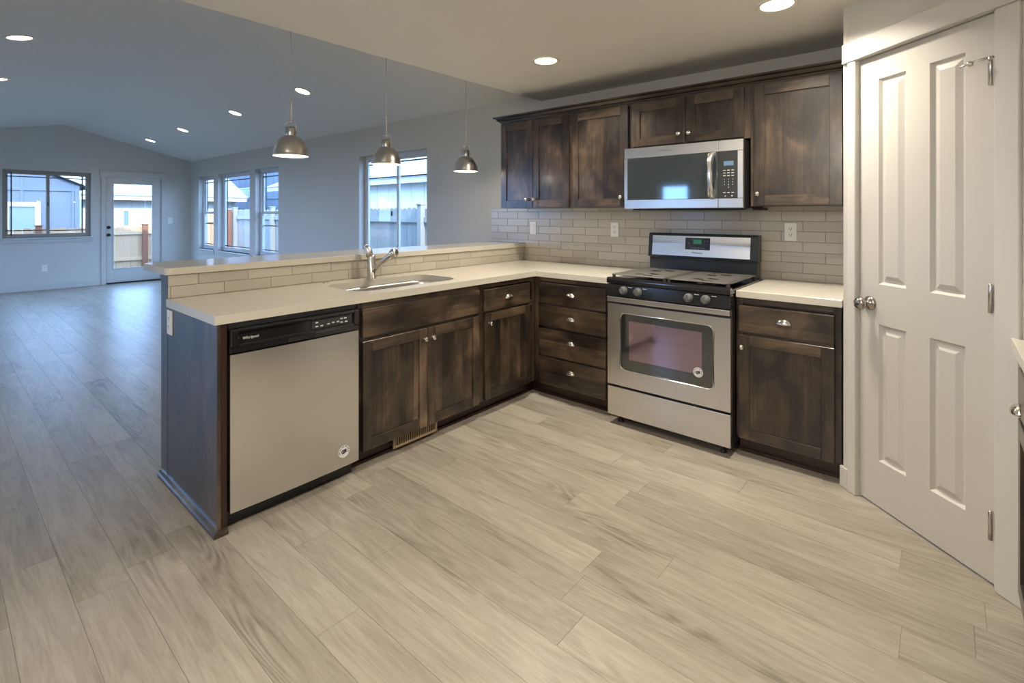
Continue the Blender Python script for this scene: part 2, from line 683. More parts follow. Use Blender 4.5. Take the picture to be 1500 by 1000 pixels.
# south wall, behind the viewer
SW = Frame((0, YS, 0), (1, 0), (0, 1))
WIN_SMALL = (-3.65, -3.10, 0.90, 1.85)
WIN_ADDED_S = (-9.6, -6.4, 0.15, 2.10)  # unseen opening added so daylight reaches the living room floor
b = B(SW)
holed_wall(b, XW - 0.14, XE + 0.12, -0.14, 0, -0.1, 2.40, [WIN_SMALL, WIN_ADDED_S])
struct(put('wall_south', b, M['wall']), 'grey-painted wall facing the range across the room', 'wall')

# pantry corner: short return, diagonal wall with door opening, east wall
PU, PN = (0.746, -0.666), (-0.666, -0.746)
PO = (-0.305 + (-1.945 + 1.942) * PN[0], 2.876 + (-1.945 + 1.942) * PN[1])
PF = Frame((PO[0], PO[1], 0), PU, PN)


def pantry_pt(u, n):
    return (PO[0] + u * PU[0] + n * PN[0], PO[1] + u * PU[1] + n * PN[1])


PC1 = -0.092
PC2 = 1.548
b = B(PF)
holed_wall(b, PC1, PC2, -0.11, 0, -0.1, ZC + 0.02, [(-0.010, 0.592, -0.1, 2.066)])
c1 = pantry_pt(PC1, 0)
b2 = B()
b2.box(c1[0], c1[0] + 0.1, c1[1] - 0.02, YN + 0.02, -0.1, ZC + 0.02)
me_t = bpy.data.meshes.new('t')
b2.bm.to_mesh(me_t)
b2.bm.free()
b.bm.from_mesh(me_t)
bpy.data.meshes.remove(me_t)
struct(put('wall_pantry', b, M['wall']), 'diagonal pantry wall across the kitchen corner', 'wall')
b = B()
b.box(XE, XE + 0.12, YS - 0.14, 2.0, -0.1, ZC + 0.02)
struct(put('wall_east', b, M['wall']), 'plain painted wall behind the narrow counter', 'wall')

# ceilings
b = B()
b.box(XV, XE + 0.12, YS - 0.14, YN + 0.16, ZC, ZC + 0.10)
struct(put('ceiling', b, M['ceiling']), 'flat kitchen ceiling with recessed lights', 'ceiling')
b = B()
b.prism([(YS - 0.14, vault_z(YS - 0.14)), (RY, RZ), (YN + 0.16, vault_z(YN + 0.16)), (YN + 0.16, vault_z(YN + 0.16) + 0.12), (RY, RZ + 0.12), (YS - 0.14, vault_z(YS - 0.14) + 0.12)],
        XW - 0.14, XV + 0.10, plane='nz')
struct(put('ceiling_vaulted', b, M['ceiling']), 'vaulted living room ceiling with a ridge along its length', 'ceiling')
b = B()
b.prism([(YS - 0.14, ZC + 0.01), (YN + 0.16, ZC + 0.01), (YN + 0.16, vault_z(YN + 0.16) + 0.05), (RY, RZ + 0.05), (YS - 0.14, vault_z(YS - 0.14) + 0.05)], XV + 0.001, XV + 0.10, plane='nz')
struct(put('wall_gable', b, M['wall']), 'narrow gable infill above the edge of the kitchen ceiling', 'wall')

# house roof
b = B()
b.prism([(YS - 0.7, 2.45), (1.2, 3.55), (YN + 0.62, 2.72), (YN + 0.62, 2.90), (1.2, 3.75), (YS - 0.7, 2.63)], XW - 0.5, XE + 0.6, plane='nz')
struct(put('roof', b, M['shingle']), 'roof over the house', 'roof')
b = B()
b.box(-90, 60, -60, 90, -0.45, -0.35)
struct(put('ground', b, M['ground']), 'bare yard around the house', 'ground')

# baseboards
b = B(FW)
b.box(YS, 2.12, 0, 0.016, 0, 0.10, 0.003)
b.box(3.185, YN, 0, 0.016, 0, 0.10, 0.003)
struct(put('baseboard_west', b, M['trim']), 'white baseboard along the far gable wall', 'baseboard')
b = B(NW)
b.box(XW, -3.07, 0, 0.016, 0, 0.10, 0.003)
struct(put('baseboard_north', b, M['trim']), 'white baseboard under the living room windows', 'baseboard')
b = B(PF)
b.box(PC1 - 0.012, -0.056, 0, 0.016, 0, 0.10, 0.003)
b.box(0.672, 0.74, 0, 0.016, 0, 0.10, 0.003)
struct(put('baseboard_pantry', b, M['trim']), 'short white baseboard pieces beside the pantry casing', 'baseboard')


# ------------------------------------------------------------------ windows and doors
def window(name, fr, hole, label, sashes, mount, frame_mat, sill_u=None, muntins=(), single_hung=False, latch=None):
    """a vinyl window set back in a drywall opening"""
    u0, u1, z0, z1 = hole
    root = bpy.data.objects.new(name, None)
    root['_base'] = (0, 0, 0)
    COL.objects.link(root)
    struct(root, label, 'window')
    n0, n1 = mount, mount + 0.05
    b = pane_frame(B(fr), u0, u1, n0, n1, z0, z1, 0.034)
    put('window_frame', b, frame_mat, root)
    for k, (a, c, d, e, depth) in enumerate(sashes):
        s = pane_frame(B(fr), a, c, n0 + 0.006 + depth, n0 + 0.032 + depth, d, e, 0.040)
        so = put('sash', s, frame_mat, root)
        g = B(fr)
        g.box(a + 0.03, c - 0.03, n0 + 0.017 + depth, n0 + 0.020 + depth, d + 0.03, e - 0.03)
        put('pane', g, M['glass'], so)
    if muntins:
        mb = B(fr)
        for (a, c, d, e) in muntins:
            mb.box(a - 0.004 if c - a < 0.03 else a, c + 0.004 if c - a < 0.03 else c, n0 + 0.014, n0 + 0.024, d - 0.004 if e - d < 0.03 else d, e + 0.004 if e - d < 0.03 else e)
        put('muntin', mb, M['muntin'], root)
    if latch:
        lb = B(fr)
        lb.box(latch[0] - 0.008, latch[0] + 0.008, n1, n1 + 0.016, latch[1] - 0.03, latch[1] + 0.03, 0.004)
        put('latch', lb, M['bronze'], root)
    if sill_u:
        sb = B(fr)
        sb.box(sill_u[0], sill_u[1], n1 - 0.01, 0.035, z0 - 0.022, z0, 0.004)
        sb.box(sill_u[0] + 0.02, sill_u[1] - 0.02, 0, 0.014, z0 - 0.085, z0 - 0.022, 0.003)
        put('sill', sb, M['trim'], root)
    return root


a0, a1, z0, z1 = WIN_FAR
window('window_1', FW, WIN_FAR, 'wide sliding window in the far gable wall', [(a0 + .03, 1.42, z0 + .03, z1 - .03, -0.012), (1.385, a1 - .03, z0 + .03, z1 - .03, 0.014)], -0.10, M['vinyl'],
       (a0 - 0.04, a1 + 0.045), [(0.938, 0.948, z0 + .03, z1 - .03), (1.866, 1.876, z0 + .05, z1 - .05), (a0 + .04, 1.39, 1.965, 1.973), (a0 + .04, 1.39, 1.037, 1.045), (1.43, a1 - .05, 1.961, 1.969), (1.43, a1 - .05, 1.028, 1.036)],
       latch=(1.40, 1.50))
for i, h in enumerate(TRIO):
    a0, a1, z0, z1 = h
    mn = [(a0 + .04, a1 - .04, 1.946, 1.954)]
    if i == 1:
        sash = [(a0 + .03, a1 - .03, z0 + .03, z1 - .03, 0.0)]
        mn += [(a0 + .04, a1 - .04, 0.722, 0.73), (a0 + .17, a0 + .178, z0 + .05, z1 - .05), (a1 - .178, a1 - .17, z0 + .05, z1 - .05)]
    else:
        sash = [(a0 + .03, a1 - .03, 1.33, z1 - .03, -0.010), (a0 + .03, a1 - .03, z0 + .03, 1.37, 0.016)]
        mn += [(a0 + .04, a1 - .04, 1.13 - .004, 1.134), (a0 + .15, a0 + .158, 1.38, z1 - .05), (a1 - .158, a1 - .15, 1.38, z1 - .05), (a0 + .05, a1 - .05, 0.722, 0.73)]
    window('window_%d' % (i + 2), NW, h, ['narrow single-hung window nearest the far room corner', 'wide picture window between two narrow single-hung windows', 'narrow single-hung window partly hidden by the bar top'][i],
           sash, -0.13, M['vinyl_white'], (a0 - 0.05, a1 + 0.05), mn)
a0, a1, z0, z1 = WIN_BIG
window('window_5', NW, WIN_BIG, 'sliding window above the bar behind the middle pendant', [(a0 + .03, -4.95, z0 + .03, z1 - .03, 0.014), (-5.02, a1 - .03, z0 + .03, z1 - .03, -0.012)], -0.13, M['vinyl_white'],
       (a0 - 0.05, a1 + 0.05), [(a0 + .05, -4.97, 1.951, 1.959), (a0 + .05, -4.97, 1.779, 1.787), (-4.94, a1 - .05, 1.958, 1.966), (-4.94, a1 - .05, 1.778, 1.786), (-5.622, -5.612, z0 + .05, z1 - .05)],
       latch=(-5.07, 1.337))
window('window_6', FW, WIN_ADDED_W, 'window added in the far wall beyond view for extra daylight', [(WIN_ADDED_W[0] + .03, WIN_ADDED_W[1] - .03, WIN_ADDED_W[2] + .03, WIN_ADDED_W[3] - .03, 0.0)], -0.10, M['vinyl'], (WIN_ADDED_W[0] - .04, WIN_ADDED_W[1] + .04))

window('window_7', SW, WIN_SMALL, 'small window in the wall facing the range', [(WIN_SMALL[0] + .03, WIN_SMALL[1] - .03, 0.93, 1.82, 0.0)], -0.10, M['vinyl_white'], (WIN_SMALL[0] - .04, WIN_SMALL[1] + .04))
window('window_8', SW, WIN_ADDED_S, 'wide unseen living room window added for daylight', [(WIN_ADDED_S[0] + .03, -8.02, .18, 2.07, 0.0), (-7.98, WIN_ADDED_S[1] - .03, .18, 2.07, 0.0)], -0.10, M['vinyl_white'], (WIN_ADDED_S[0] - .04, WIN_ADDED_S[1] + .04))


def glass_door(name, fr, hole, label, knob_u, hinge_u):
    u0, u1, z0, z1 = hole
    root = bpy.data.objects.new(name, None)
    root['_base'] = (0, 0, 0)
    COL.objects.link(root)
    struct(root, label, 'door')
    c = B(fr)
    c.box(u0 - 0.055, u0 + 0.012, 0, 0.02, 0, z1 - 0.005, 0.002)
    c.box(u1 - 0.012, u1 + 0.055, 0, 0.02, 0, z1 - 0.005, 0.002)
    c.box(u0 - 0.075, u1 + 0.075, 0, 0.026, z1 - 0.005, z1 + 0.10, 0.003)
    c.box(u0 - 0.085, u1 + 0.085, 0, 0.034, z1 + 0.10, z1 + 0.118, 0.003)
    c.box(u0, u0 + 0.02, -0.14, 0, 0, z1)
    c.box(u1 - 0.02, u1, -0.14, 0, 0, z1)
    c.box(u0 + 0.02, u1 - 0.02, -0.14, 0, z1 - 0.02, z1)
    put('casing', c, M['trim'], root)
    a, d = u0 + 0.024, u1 - 0.024
    s = B(fr)
    s.box(a, a + 0.11, -0.06, -0.018, 0.025, z1 - 0.024, 0.002)
    s.box(d - 0.14, d, -0.06, -0.018, 0.025, z1 - 0.024, 0.002)
    s.box(a + 0.11, d - 0.14, -0.06, -0.018, 1.90, z1 - 0.024, 0.002)
    s.box(a + 0.11, d - 0.14, -0.06, -0.018, 0.025, 0.29, 0.002)
    pane_frame(s, a + 0.095, d - 0.125, -0.02, -0.01, 0.275, 1.915, 0.02)
    put('slab', s, M['trim'], root)
    g = B(fr)
    g.box(a + 0.10, d - 0.13, -0.042, -0.036, 0.28, 1.91)
    put('pane', g, M['glass'], root)
    t = B(fr)
    t.box(u0 + 0.02, u1 - 0.02, -0.13, 0.0, 0.0, 0.022)
    put('threshold', t, M['bronze'], root)
    k = B(fr)
    k.lathe([(0.028, 0), (0.028, 0.008), (0.012, 0.012), (0.012, 0.03), (0.026, 0.038), (0.028, 0.05), (0.018, 0.058), (0, 0.06)], (knob_u, -0.018, 0.93), (0, 1, 0), 20)
    put('knob', k, M['bronze'], root)
    k = B(fr)
    k.lathe([(0.03, 0), (0.03, 0.012), (0.02, 0.018), (0, 0.018)], (knob_u, -0.018, 1.07), (0, 1, 0), 20)
    k.box(knob_u - 0.004, knob_u + 0.004, 0, 0.016, 1.055, 1.085)
    put('deadbolt', k, M['bronze'], root)
    return root


glass_door('door_1', FW, DOOR_FAR, 'white full-glass patio door in the far gable wall', 2.245, 3.1)


# pantry door, four raised panels
root = bpy.data.objects.new('door_2', None)
root['_base'] = (0, 0, 0)
COL.objects.link(root)
struct(root, 'white four-panel pantry door on the diagonal wall', 'door')
c = B(PF)
c.box(-0.052, -0.006, 0, 0.02, 0, 2.064, 0.003)
c.box(0.602, 0.680, 0, 0.016, 0, 2.064, 0.003)
c.box(-0.079, 0.70, 0, 0.026, 2.064, 2.158, 0.003)
c.box(-0.012, 0.594, -0.1, 0, 2.063, 2.075)
c.box(-0.0125, -0.0085, -0.1, 0, 0, 2.064)
c.box(0.5895, 0.5935, -0.1, 0, 0, 2.064)
c.box(0.5935, 0.606, -0.02, 0.001, 0, 2.064)
put('casing', c, M['trim'], root)
d = B(PF)
NF = -0.010                                   # face of the slab
pan = [(0.097, 0.233), (0.340, 0.481)]
rows_ = [(0.215, 0.835), (1.018, 1.95)]
u_edges = [-0.0075, pan[0][0], pan[0][1], pan[1][0], pan[1][1], 0.587]
for i in (0, 2, 4):
    d.box(u_edges[i], u_edges[i + 1], NF - 0.035, NF, 0.008, 2.060)
for (pa, pb) in pan:
    d.box(pa, pb, NF - 0.035, NF, 0.008, rows_[0][0])
    d.box(pa, pb, NF - 0.035, NF, rows_[0][1], rows_[1][0])
    d.box(pa, pb, NF - 0.035, NF, rows_[1][1], 2.060)
    for (za, zb) in rows_:
        # moulded panel: outer slope in, narrow flat, slope back up to a raised field
        def ring(o, n):
            return [(pa + o, n, za + o), (pb - o, n, za + o), (pb - o, n, zb - o), (pa + o, n, zb - o)]
        steps = [ring(0, NF), ring(0.004, NF - 0.005), ring(0.010, NF - 0.012), ring(0.017, NF - 0.0125), ring(0.040, NF - 0.002), ring(0.042, NF - 0.002)]
        for r0, r1 in zip(steps, steps[1:]):
            for i in range(4):
                j = (i + 1) % 4
                d.face([r0[i], r0[j], r1[j], r1[i]])
        d.face(steps[-1])
slab = put('slab', d, M['door_paint'], root)
k = B(PF)
k.lathe([(0.032, 0), (0.032, 0.006), (0.024, 0.013), (0.011, 0.016), (0.011, 0.032), (0.022, 0.038), (0.029, 0.048), (0.029, 0.058), (0.022, 0.068), (0.008, 0.073), (0, 0.073)], (0.052, NF, 0.925), (0, 1, 0), 28)
put('knob', k, M['satin'], root)
for zc in (1.848, 1.034, 0.222):
    k = B(PF)
    k.lathe([(0.006, -0.05), (0.0065, -0.05), (0.0065, 0.05), (0.004, 0.054), (0, 0.054)], (0.586, 0.011, zc), (0, 0, 1), 12)
    k.box(0.578, 0.588, NF, NF + 0.004, zc - 0.047, zc + 0.047)
    h = put('hinge', k, M['nickel'], root)
    if zc > 1.8:
        k = B(PF)
        k.tube([(0.588, NF + 0.014, 1.900), (0.560, NF + 0.035, 1.895), (0.535, NF + 0.055, 1.887), (0.515, NF + 0.065, 1.878)], 0.0045, 10)
        k.lathe([(0.009, 0), (0.011, 0.012), (0.006, 0.016)], (0.545, NF + 0.045, 1.888), (-0.5, 0.6, -0.2), 12)
        k.tube([(0.588, NF + 0.014, 1.9), (0.588, NF + 0.03, 1.888)], 0.005, 8)
        put('door_stop', k, M['nickel'], h)


# ------------------------------------------------------------------ tile and half wall
def rounded(x0, x1, y0, y1, r, seg=8):
    pts = []
    for cx, cy, a0 in ((x1 - r, y1 - r, 0), (x0 + r, y1 - r, 90), (x0 + r, y0 + r, 180), (x1 - r, y0 + r, 270)):
        for i in range(seg + 1):
            a = math.radians(a0 + 90 * i / seg)
            pts.append((cx + r * math.cos(a), cy + r * math.sin(a)))
    return pts


def tile_field(b, u0, u1, z0, z1, row_z, row_h, joint_u, tw, parity, cuts=()):
    """running-bond tiles clipped to a rectangle and around rectangular cut-outs; grout bed behind"""
    b.box(u0, u1, 0, 0.0045, z0, z1, 0, 1)
    g = 0.0011
    r0 = int(math.floor((z0 - row_z) / row_h)) - 1
    r = r0
    while row_z + r * row_h < z1:
        za, zb = row_z + r * row_h, row_z + (r + 1) * row_h
        off = tw / 2 if (r % 2 == 0) == parity else 0.0
        kk = int(math.floor((u0 - joint_u - off) / tw)) - 1
        while joint_u + off + kk * tw < u1:
            ua = joint_u + off + kk * tw
            a, c, d, e = max(ua + g, u0), min(ua + tw - g, u1), max(za + g, z0), min(zb - g, z1)
            kk += 1
            if c - a < 0.006 or e - d < 0.006:
                continue
            pieces = [(a, c, d, e)]
            for (ca, cc, cd, ce) in cuts:
                nxt = []
                for (pa, pc, pd, pe) in pieces:
                    if pc <= ca or pa >= cc or pe <= cd or pd >= ce:
                        nxt.append((pa, pc, pd, pe))
                        continue
                    if pa < ca:
                        nxt.append((pa, ca, pd, pe))
                    if pc > cc:
                        nxt.append((cc, pc, pd, pe))
                    m0, m1 = max(pa, ca), min(pc, cc)
                    if pd < cd:
                        nxt.append((m0, m1, pd, cd))
                    if pe > ce:
                        nxt.append((m0, m1, ce, pe))
                pieces = nxt
            for (pa, pc, pd, pe) in pieces:
                if pc - pa > 0.004 and pe - pd > 0.004:
                    b.box(pa, pc, 0.001, 0.0085, pd, pe, 0.0012)
        r += 1
    return b


b = B(NW)
tile_field(b, -2.93, PC1 * PU[0] + PO[0] - 0.002, 0.914, 1.0685, 1.355 - 0.0655 * 8, 0.0655, -2.644, 0.2465, False)
tile_field(b, -3.345, PC1 * PU[0] + PO[0] - 0.002, 1.0685, 1.384, 1.355 - 0.0655 * 8, 0.0655, -2.644, 0.2465, False)
o = put('backsplash_tile', b, [M['tile'], M['grout']])
tag(o, 'taupe subway tile backsplash on the wall behind the range', 'backsplash', None, 'structure')

PX0, PX1, PY0 = -3.045, -2.940, 0.802
b = B()
b.box(PX0, PX1, PY0, YN - 0.001, 0, 1.029)
struct(put('wall_peninsula', b, M['wall']), 'half-height wall carrying the raised bar', 'wall')
PFR = Frame((PX1, 0, 0), (0, 1), (1, 0))
b = B(PFR)
tile_field(b, 0.786, YN - 0.012, 0.915, 1.0285, 0.9745 - 0.0655 * 4, 0.0655, 0.920, 0.2475, False)
o = put('bar_tile', b, [M['tile'], M['grout']])
tag(o, 'two rows of taupe subway tile below the raised bar', 'backsplash', None, 'structure')

b = B()
poly = [(-3.31, 0.772), (-3.36, 0.822), (-3.36, YN - 0.002), (-2.918, YN - 0.002)]
poly += [(-2.948 + 0.03 * math.cos(t), 0.802 + 0.03 * math.sin(t)) for t in [0, -PI / 8, -PI / 4, -3 * PI / 8, -PI / 2]]
b.prism(poly, 1.031, 1.067, bev=0.003)
o = put('bar_top', b, M['quartz'])
tag(o, 'long pale quartz bar top raised above the sink counter', 'bar top')


# ------------------------------------------------------------------ cabinets
PEN = Frame((-2.31, 0, 0), (0, 1), (1, 0))       # peninsula fronts: u = y
RNG = Frame((0, 2.95, 0), (1, 0), (0, -1))       # range wall fronts: u = x
UPP = Frame((0, 3.255, 0), (1, 0), (0, -1))      # wall cabinets
MW = [None, None]


def shaker(fr, u0, u1, z0, z1, parent, st=0.057, name='door'):
    b = B(fr)
    t = 0.02
    b.box(u0, u0 + st, 0.001, t, z0, z1, 0.0015, 0)
    b.box(u1 - st, u1, 0.001, t, z0, z1, 0.0015, 0)
    b.box(u0 + st, u1 - st, 0.001, t, z1 - st, z1, 0.0015, 1)
    b.box(u0 + st, u1 - st, 0.001, t, z0, z0 + st, 0.0015, 1)
    b.box(u0 + st - 0.004, u1 - st + 0.004, 0.003, t - 0.010, z0 + st - 0.004, z1 - st + 0.004, 0, 0)
    return put(name, b, [M['wood_v'], M['wood_h']], parent)


def slab_front(fr, u0, u1, z0, z1, parent, name='drawer'):
    b = B(fr)
    b.box(u0, u1, 0.001, 0.02, z0, z1, 0.004, 0, 2)
    return put(name, b, M['wood_h'], parent)


def cabinet_knob(fr, u, z, parent):
    b = B(fr)
    b.lathe([(0.009, 0), (0.009, 0.003), (0.0055, 0.006), (0.0055, 0.014), (0.014, 0.019), (0.0155, 0.024), (0.0125, 0.029), (0, 0.031)], (u, 0.02, z), (0, 1, 0), 20)
    return put('knob', b, M['chrome'], parent)


def cup_pull(fr, u, z, parent, w=0.078):
    """half-dome bin pull, open below"""
    b = B(fr)
    t = bmesh.new()
    nu, nv = 16, 8
    grid = []
    for i in range(nu + 1):
        a = PI * i / nu
        rowv = []
        for j in range(nv + 1):
            e = PI / 2 * j / nv
            x = -math.cos(a) * w / 2
            zz = math.sin(a) * 0.030 * math.cos(e)
            nn = math.sin(a) ** 0.7 * 0.024 * math.sin(e)
            rowv.append(t.verts.new((u + x, 0.021 + nn, z - 0.012 + zz)))
        grid.append(rowv)
    for i in range(nu):
        for j in range(nv):
            t.faces.new((grid[i][j], grid[i + 1][j], grid[i + 1][j + 1], grid[i][j + 1]))
    bmesh.ops.remove_doubles(t, verts=t.verts, dist=1e-6)
    r = bmesh.ops.solidify(t, geom=t.faces[:], thickness=0.0018)
    b._add(t, 0, True)
    b.box(u - w / 2, u + w / 2, 0.02, 0.0215, z - 0.014, z - 0.009)
    return put('cup_pull', b, M['chrome'], parent)


def carcass(fr, u0, u1, depth, z0, z1, openings, parent, stile=0.032, rail=0.03, name='body'):
    """box with a face frame at n = 0"""
    b = B(fr)
    b.box(u0, u1, -depth, -0.019, z0, z1, 0, 0)
    b.box(u0, u0 + stile, -0.019, 0, z0, z1, 0, 0)
    b.box(u1 - stile, u1, -0.019, 0, z0, z1, 0, 0)
    b.box(u0 + stile, u1 - stile, -0.019, 0, z1 - rail, z1, 0, 1)
    b.box(u0 + stile, u1 - stile, -0.019, 0, z0, z0 + rail, 0, 1)
    for o in openings:
        b.box(*o[:2], -0.019, 0, *o[2:], 0, 1)
    return put(name, b, [M['wood_v'], M['wood_h']], parent)


def toe(fr, u0, u1, parent, n=-0.062):
    b = B(fr)
    b.box(u0, u1, n - 0.016, n, 0.0, 0.099, 0, 0)
    b.box(u0, u1, n, n + 0.012, 0.0, 0.018, 0.003, 0)
    return put('toe_kick', b, M['wood_dark'], parent)


ZB, ZT = 0.10, 0.874
# sink base
t = thing('base_cabinet', 'dark two-door sink base cabinet with a false drawer front beside the dishwasher', 'cabinet', (-2.6, 1.91, 0))
b = B(PEN)
b.box(1.457, 2.373, -0.61, -0.585, ZB, ZT, 0, 0)
b.box(1.457, 1.475, -0.585, -0.019, ZB, ZT, 0, 0)
b.box(2.355, 2.373, -0.585, -0.019, ZB, ZT, 0, 0)
b.box(1.475, 2.355, -0.585, -0.019, ZB, ZB + 0.018, 0, 0)
b.box(1.457, 1.49, -0.019, 0, ZB, ZT, 0, 0)
b.box(2.34, 2.373, -0.019, 0, ZB, ZT, 0, 0)
b.box(1.49, 2.34, -0.019, 0, ZT - 0.05, ZT, 0, 1)
b.box(1.49, 2.34, -0.019, 0, 0.655, 0.70, 0, 1)
b.box(1.49, 2.34, -0.019, 0, ZB, ZB + 0.03, 0, 1)
put('body', b, [M['wood_v'], M['wood_h']], t)
slab_front(PEN, 1.478, 2.347, 0.690, 0.841, t, 'false_front')
d1 = shaker(PEN, 1.480, 1.911, 0.098, 0.670, t)
cabinet_knob(PEN, 1.884, 0.612, d1)
d2 = shaker(PEN, 1.914, 2.347, 0.098, 0.670, t)
cabinet_knob(PEN, 1.945, 0.612, d2)
toe(PEN, 1.457, 2.373, t)

# corner unit
t = thing('base_cabinet', 'dark base cabinet with one drawer over one door in the inside corner', 'cabinet', (-2.6, 2.65, 0))
carcass(PEN, 2.375, 2.948, 0.61, ZB, ZT, [(2.407, 2.916, 0.665, 0.70)], t)
d = slab_front(PEN, 2.393, 2.868, 0.690, 0.836, t)
cup_pull(PEN, 2.632, 0.768, d)
d = shaker(PEN, 2.399, 2.872, 0.106, 0.676, t)
cabinet_knob(PEN, 2.436, 0.611, d)
toe(PEN, 2.373, 2.928, t)

# drawer base left of the range
t = thing('drawer_cabinet', 'dark four-drawer base cabinet between the inside corner and the range', 'cabinet', (-1.97, 3.2, 0))
carcass(RNG, -2.308, -1.652, 0.63, ZB, ZT, [(-2.27, -1.68, 0.660, 0.695), (-2.27, -1.68, 0.495, 0.53), (-2.27, -1.68, 0.29, 0.32)], t, stile=0.05)
for za, zb, zp in ((0.686, 0.837, 0.767), (0.517, 0.672, 0.600), (0.311, 0.502, 0.431), (0.100, 0.297, 0.226)):
    d = slab_front(RNG, -2.254, -1.697, za, zb, t)
    cup_pull(RNG, -1.975, zp, d)
tk = toe(RNG, -2.372, -1.652, t)
b = B()
b.box(-2.388, -2.3725, 2.9285, 3.028, 0.0, 0.099)
put('toe_return', b, M['wood_dark'], tk)

# base right of the range
t = thing('base_cabinet', 'dark base cabinet with one drawer and one door between range and pantry', 'cabinet', (-0.63, 3.2, 0))
carcass(RNG, -0.878, -0.384, 0.63, ZB, ZT, [(-0.845, -0.41, 0.665, 0.695)], t)
d = slab_front(RNG, -0.863, -0.411, 0.688, 0.833, t)
cup_pull(RNG, -0.637, 0.768, d)
d = shaker(RNG, -0.863, -0.411, 0.099, 0.670, t)
cabinet_knob(RNG, -0.843, 0.607, d)
toe(RNG, -0.878, -0.384, t)

# narrow cabinet by the pantry door, along the east wall
EST = Frame((0.205, 0, 0), (0, 1), (-1, 0))


def est_back(x):
    return pantry_pt((x - PO[0]) / PU[0], 0)[1]


t = thing('base_cabinet', 'base cabinet at the picture edge beside the pantry door casing', 'cabinet', (0.5, 2.0, 0))
b = B()
b.prism([(0.205, 1.66), (0.205, est_back(0.205) - 0.022), (0.83, est_back(0.83) - 0.022), (0.83, 1.66)], ZB, ZT)
put('body', b, M['wood_v'], t)
d = slab_front(EST, 1.70, 2.335, 0.690, 0.836, t)
cup_pull(EST, 2.27, 0.715, d)
d = shaker(EST, 1.70, 2.335, 0.099, 0.670, t)
cabinet_knob(EST, 1.75, 0.61, d)
b = B(EST)
b.box(1.66, 2.30, -0.09, -0.07, 0, 0.099)
put('toe_kick', b, M['wood_dark'], t)
b = B()
b.prism([(0.176, 1.64), (0.176, est_back(0.176) - 0.022), (0.84, est_back(0.84) - 0.022), (0.84, 1.64)], 0.876, 0.914, bev=0.002)
o = put('countertop', b, M['quartz'])
tag(o, 'sliver of pale counter at the picture edge beside the pantry door casing', 'countertop')

# end panel
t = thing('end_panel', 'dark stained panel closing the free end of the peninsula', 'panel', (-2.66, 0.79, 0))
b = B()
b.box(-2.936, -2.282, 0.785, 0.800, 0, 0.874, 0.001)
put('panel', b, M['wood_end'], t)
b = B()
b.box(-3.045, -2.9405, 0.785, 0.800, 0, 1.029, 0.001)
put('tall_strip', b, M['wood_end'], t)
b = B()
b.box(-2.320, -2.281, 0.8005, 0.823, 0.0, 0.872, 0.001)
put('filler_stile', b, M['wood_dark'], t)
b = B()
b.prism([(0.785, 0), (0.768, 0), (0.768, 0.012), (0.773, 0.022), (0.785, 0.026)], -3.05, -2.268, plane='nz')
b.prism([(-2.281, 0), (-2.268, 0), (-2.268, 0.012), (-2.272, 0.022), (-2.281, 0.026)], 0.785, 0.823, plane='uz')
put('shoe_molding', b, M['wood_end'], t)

# wall cabinets
CW = [
    ('wall_cabinet', 'dark two-door wall cabinet at the free end above the tile', -2.911, -2.188, 1.383, [(-2.903, -2.556), (-2.552, -2.201)], [(-2.611, 1.455), (-2.534, 1.456)]),
    ('wall_cabinet', 'dark single-door wall cabinet between the two-door one and the microwave', -2.187, -1.684, 1.383, [(-2.174, -1.697)], [(-1.745, 1.455)]),
    ('wall_cabinet', 'short dark two-door wall cabinet directly above the microwave', -1.683, -0.888, 1.797, [(-1.664, -1.285), (-1.281, -0.923)], [(-1.323, 1.862), (-1.253, 1.861)]),
    ('wall_cabinet', 'large dark single-door wall cabinet between microwave and pantry', -0.887, -0.386, 1.383, [(-0.866, -0.417)], [(-0.842, 1.455)]),
]
for name, label, xa, xb, zb, doors, knobs in CW:
    t = thing(name, label, 'cabinet', ((xa + xb) / 2, 3.59, zb))
    carcass(UPP, xa, xb, 0.336, zb, 2.118, [], t, stile=0.036, rail=0.035)
    for (ua, ub), kn in zip(doors, knobs):
        d = shaker(UPP, ua, ub, zb + (0.007 if zb > 1.5 else 0.004), 2.104, t, st=0.060 if zb < 1.5 else 0.058)
        cabinet_knob(UPP, kn[0], kn[1], d)
b = B()
# crown: stepped profile in (y, z), mitred return at the free end
prof = [(3.254, 2.118), (3.244, 2.118), (3.240, 2.128), (3.228, 2.134), (3.216, 2.150), (3.200, 2.156), (3.196, 2.166), (3.254, 2.166)]


def sweep(t_bm, path_profiles):
    rings = [[t_bm.verts.new(p) for p in ring] for ring in path_profiles]
    for a, c in zip(rings, rings[1:]):
        for i in range(len(a)):
            j = (i + 1) % len(a)
            t_bm.faces.new((a[i], a[j], c[j], c[i]))
    t_bm.faces.new(rings[0])
    t_bm.faces.new(rings[-1])


tb = bmesh.new()
xl = -2.911
sweep(tb, [[(-0.388, y, z) for y, z in prof],
           [(xl - (3.254 - y), y, z) for y, z in prof],
           [(xl - (3.254 - y), YN - 0.002, z) for y, z in prof]])
b._add(tb, 0)
o = put('crown_molding', b, M['wood_h'])
tag(o, 'dark crown molding running along the tops of the wall cabinets', 'molding')

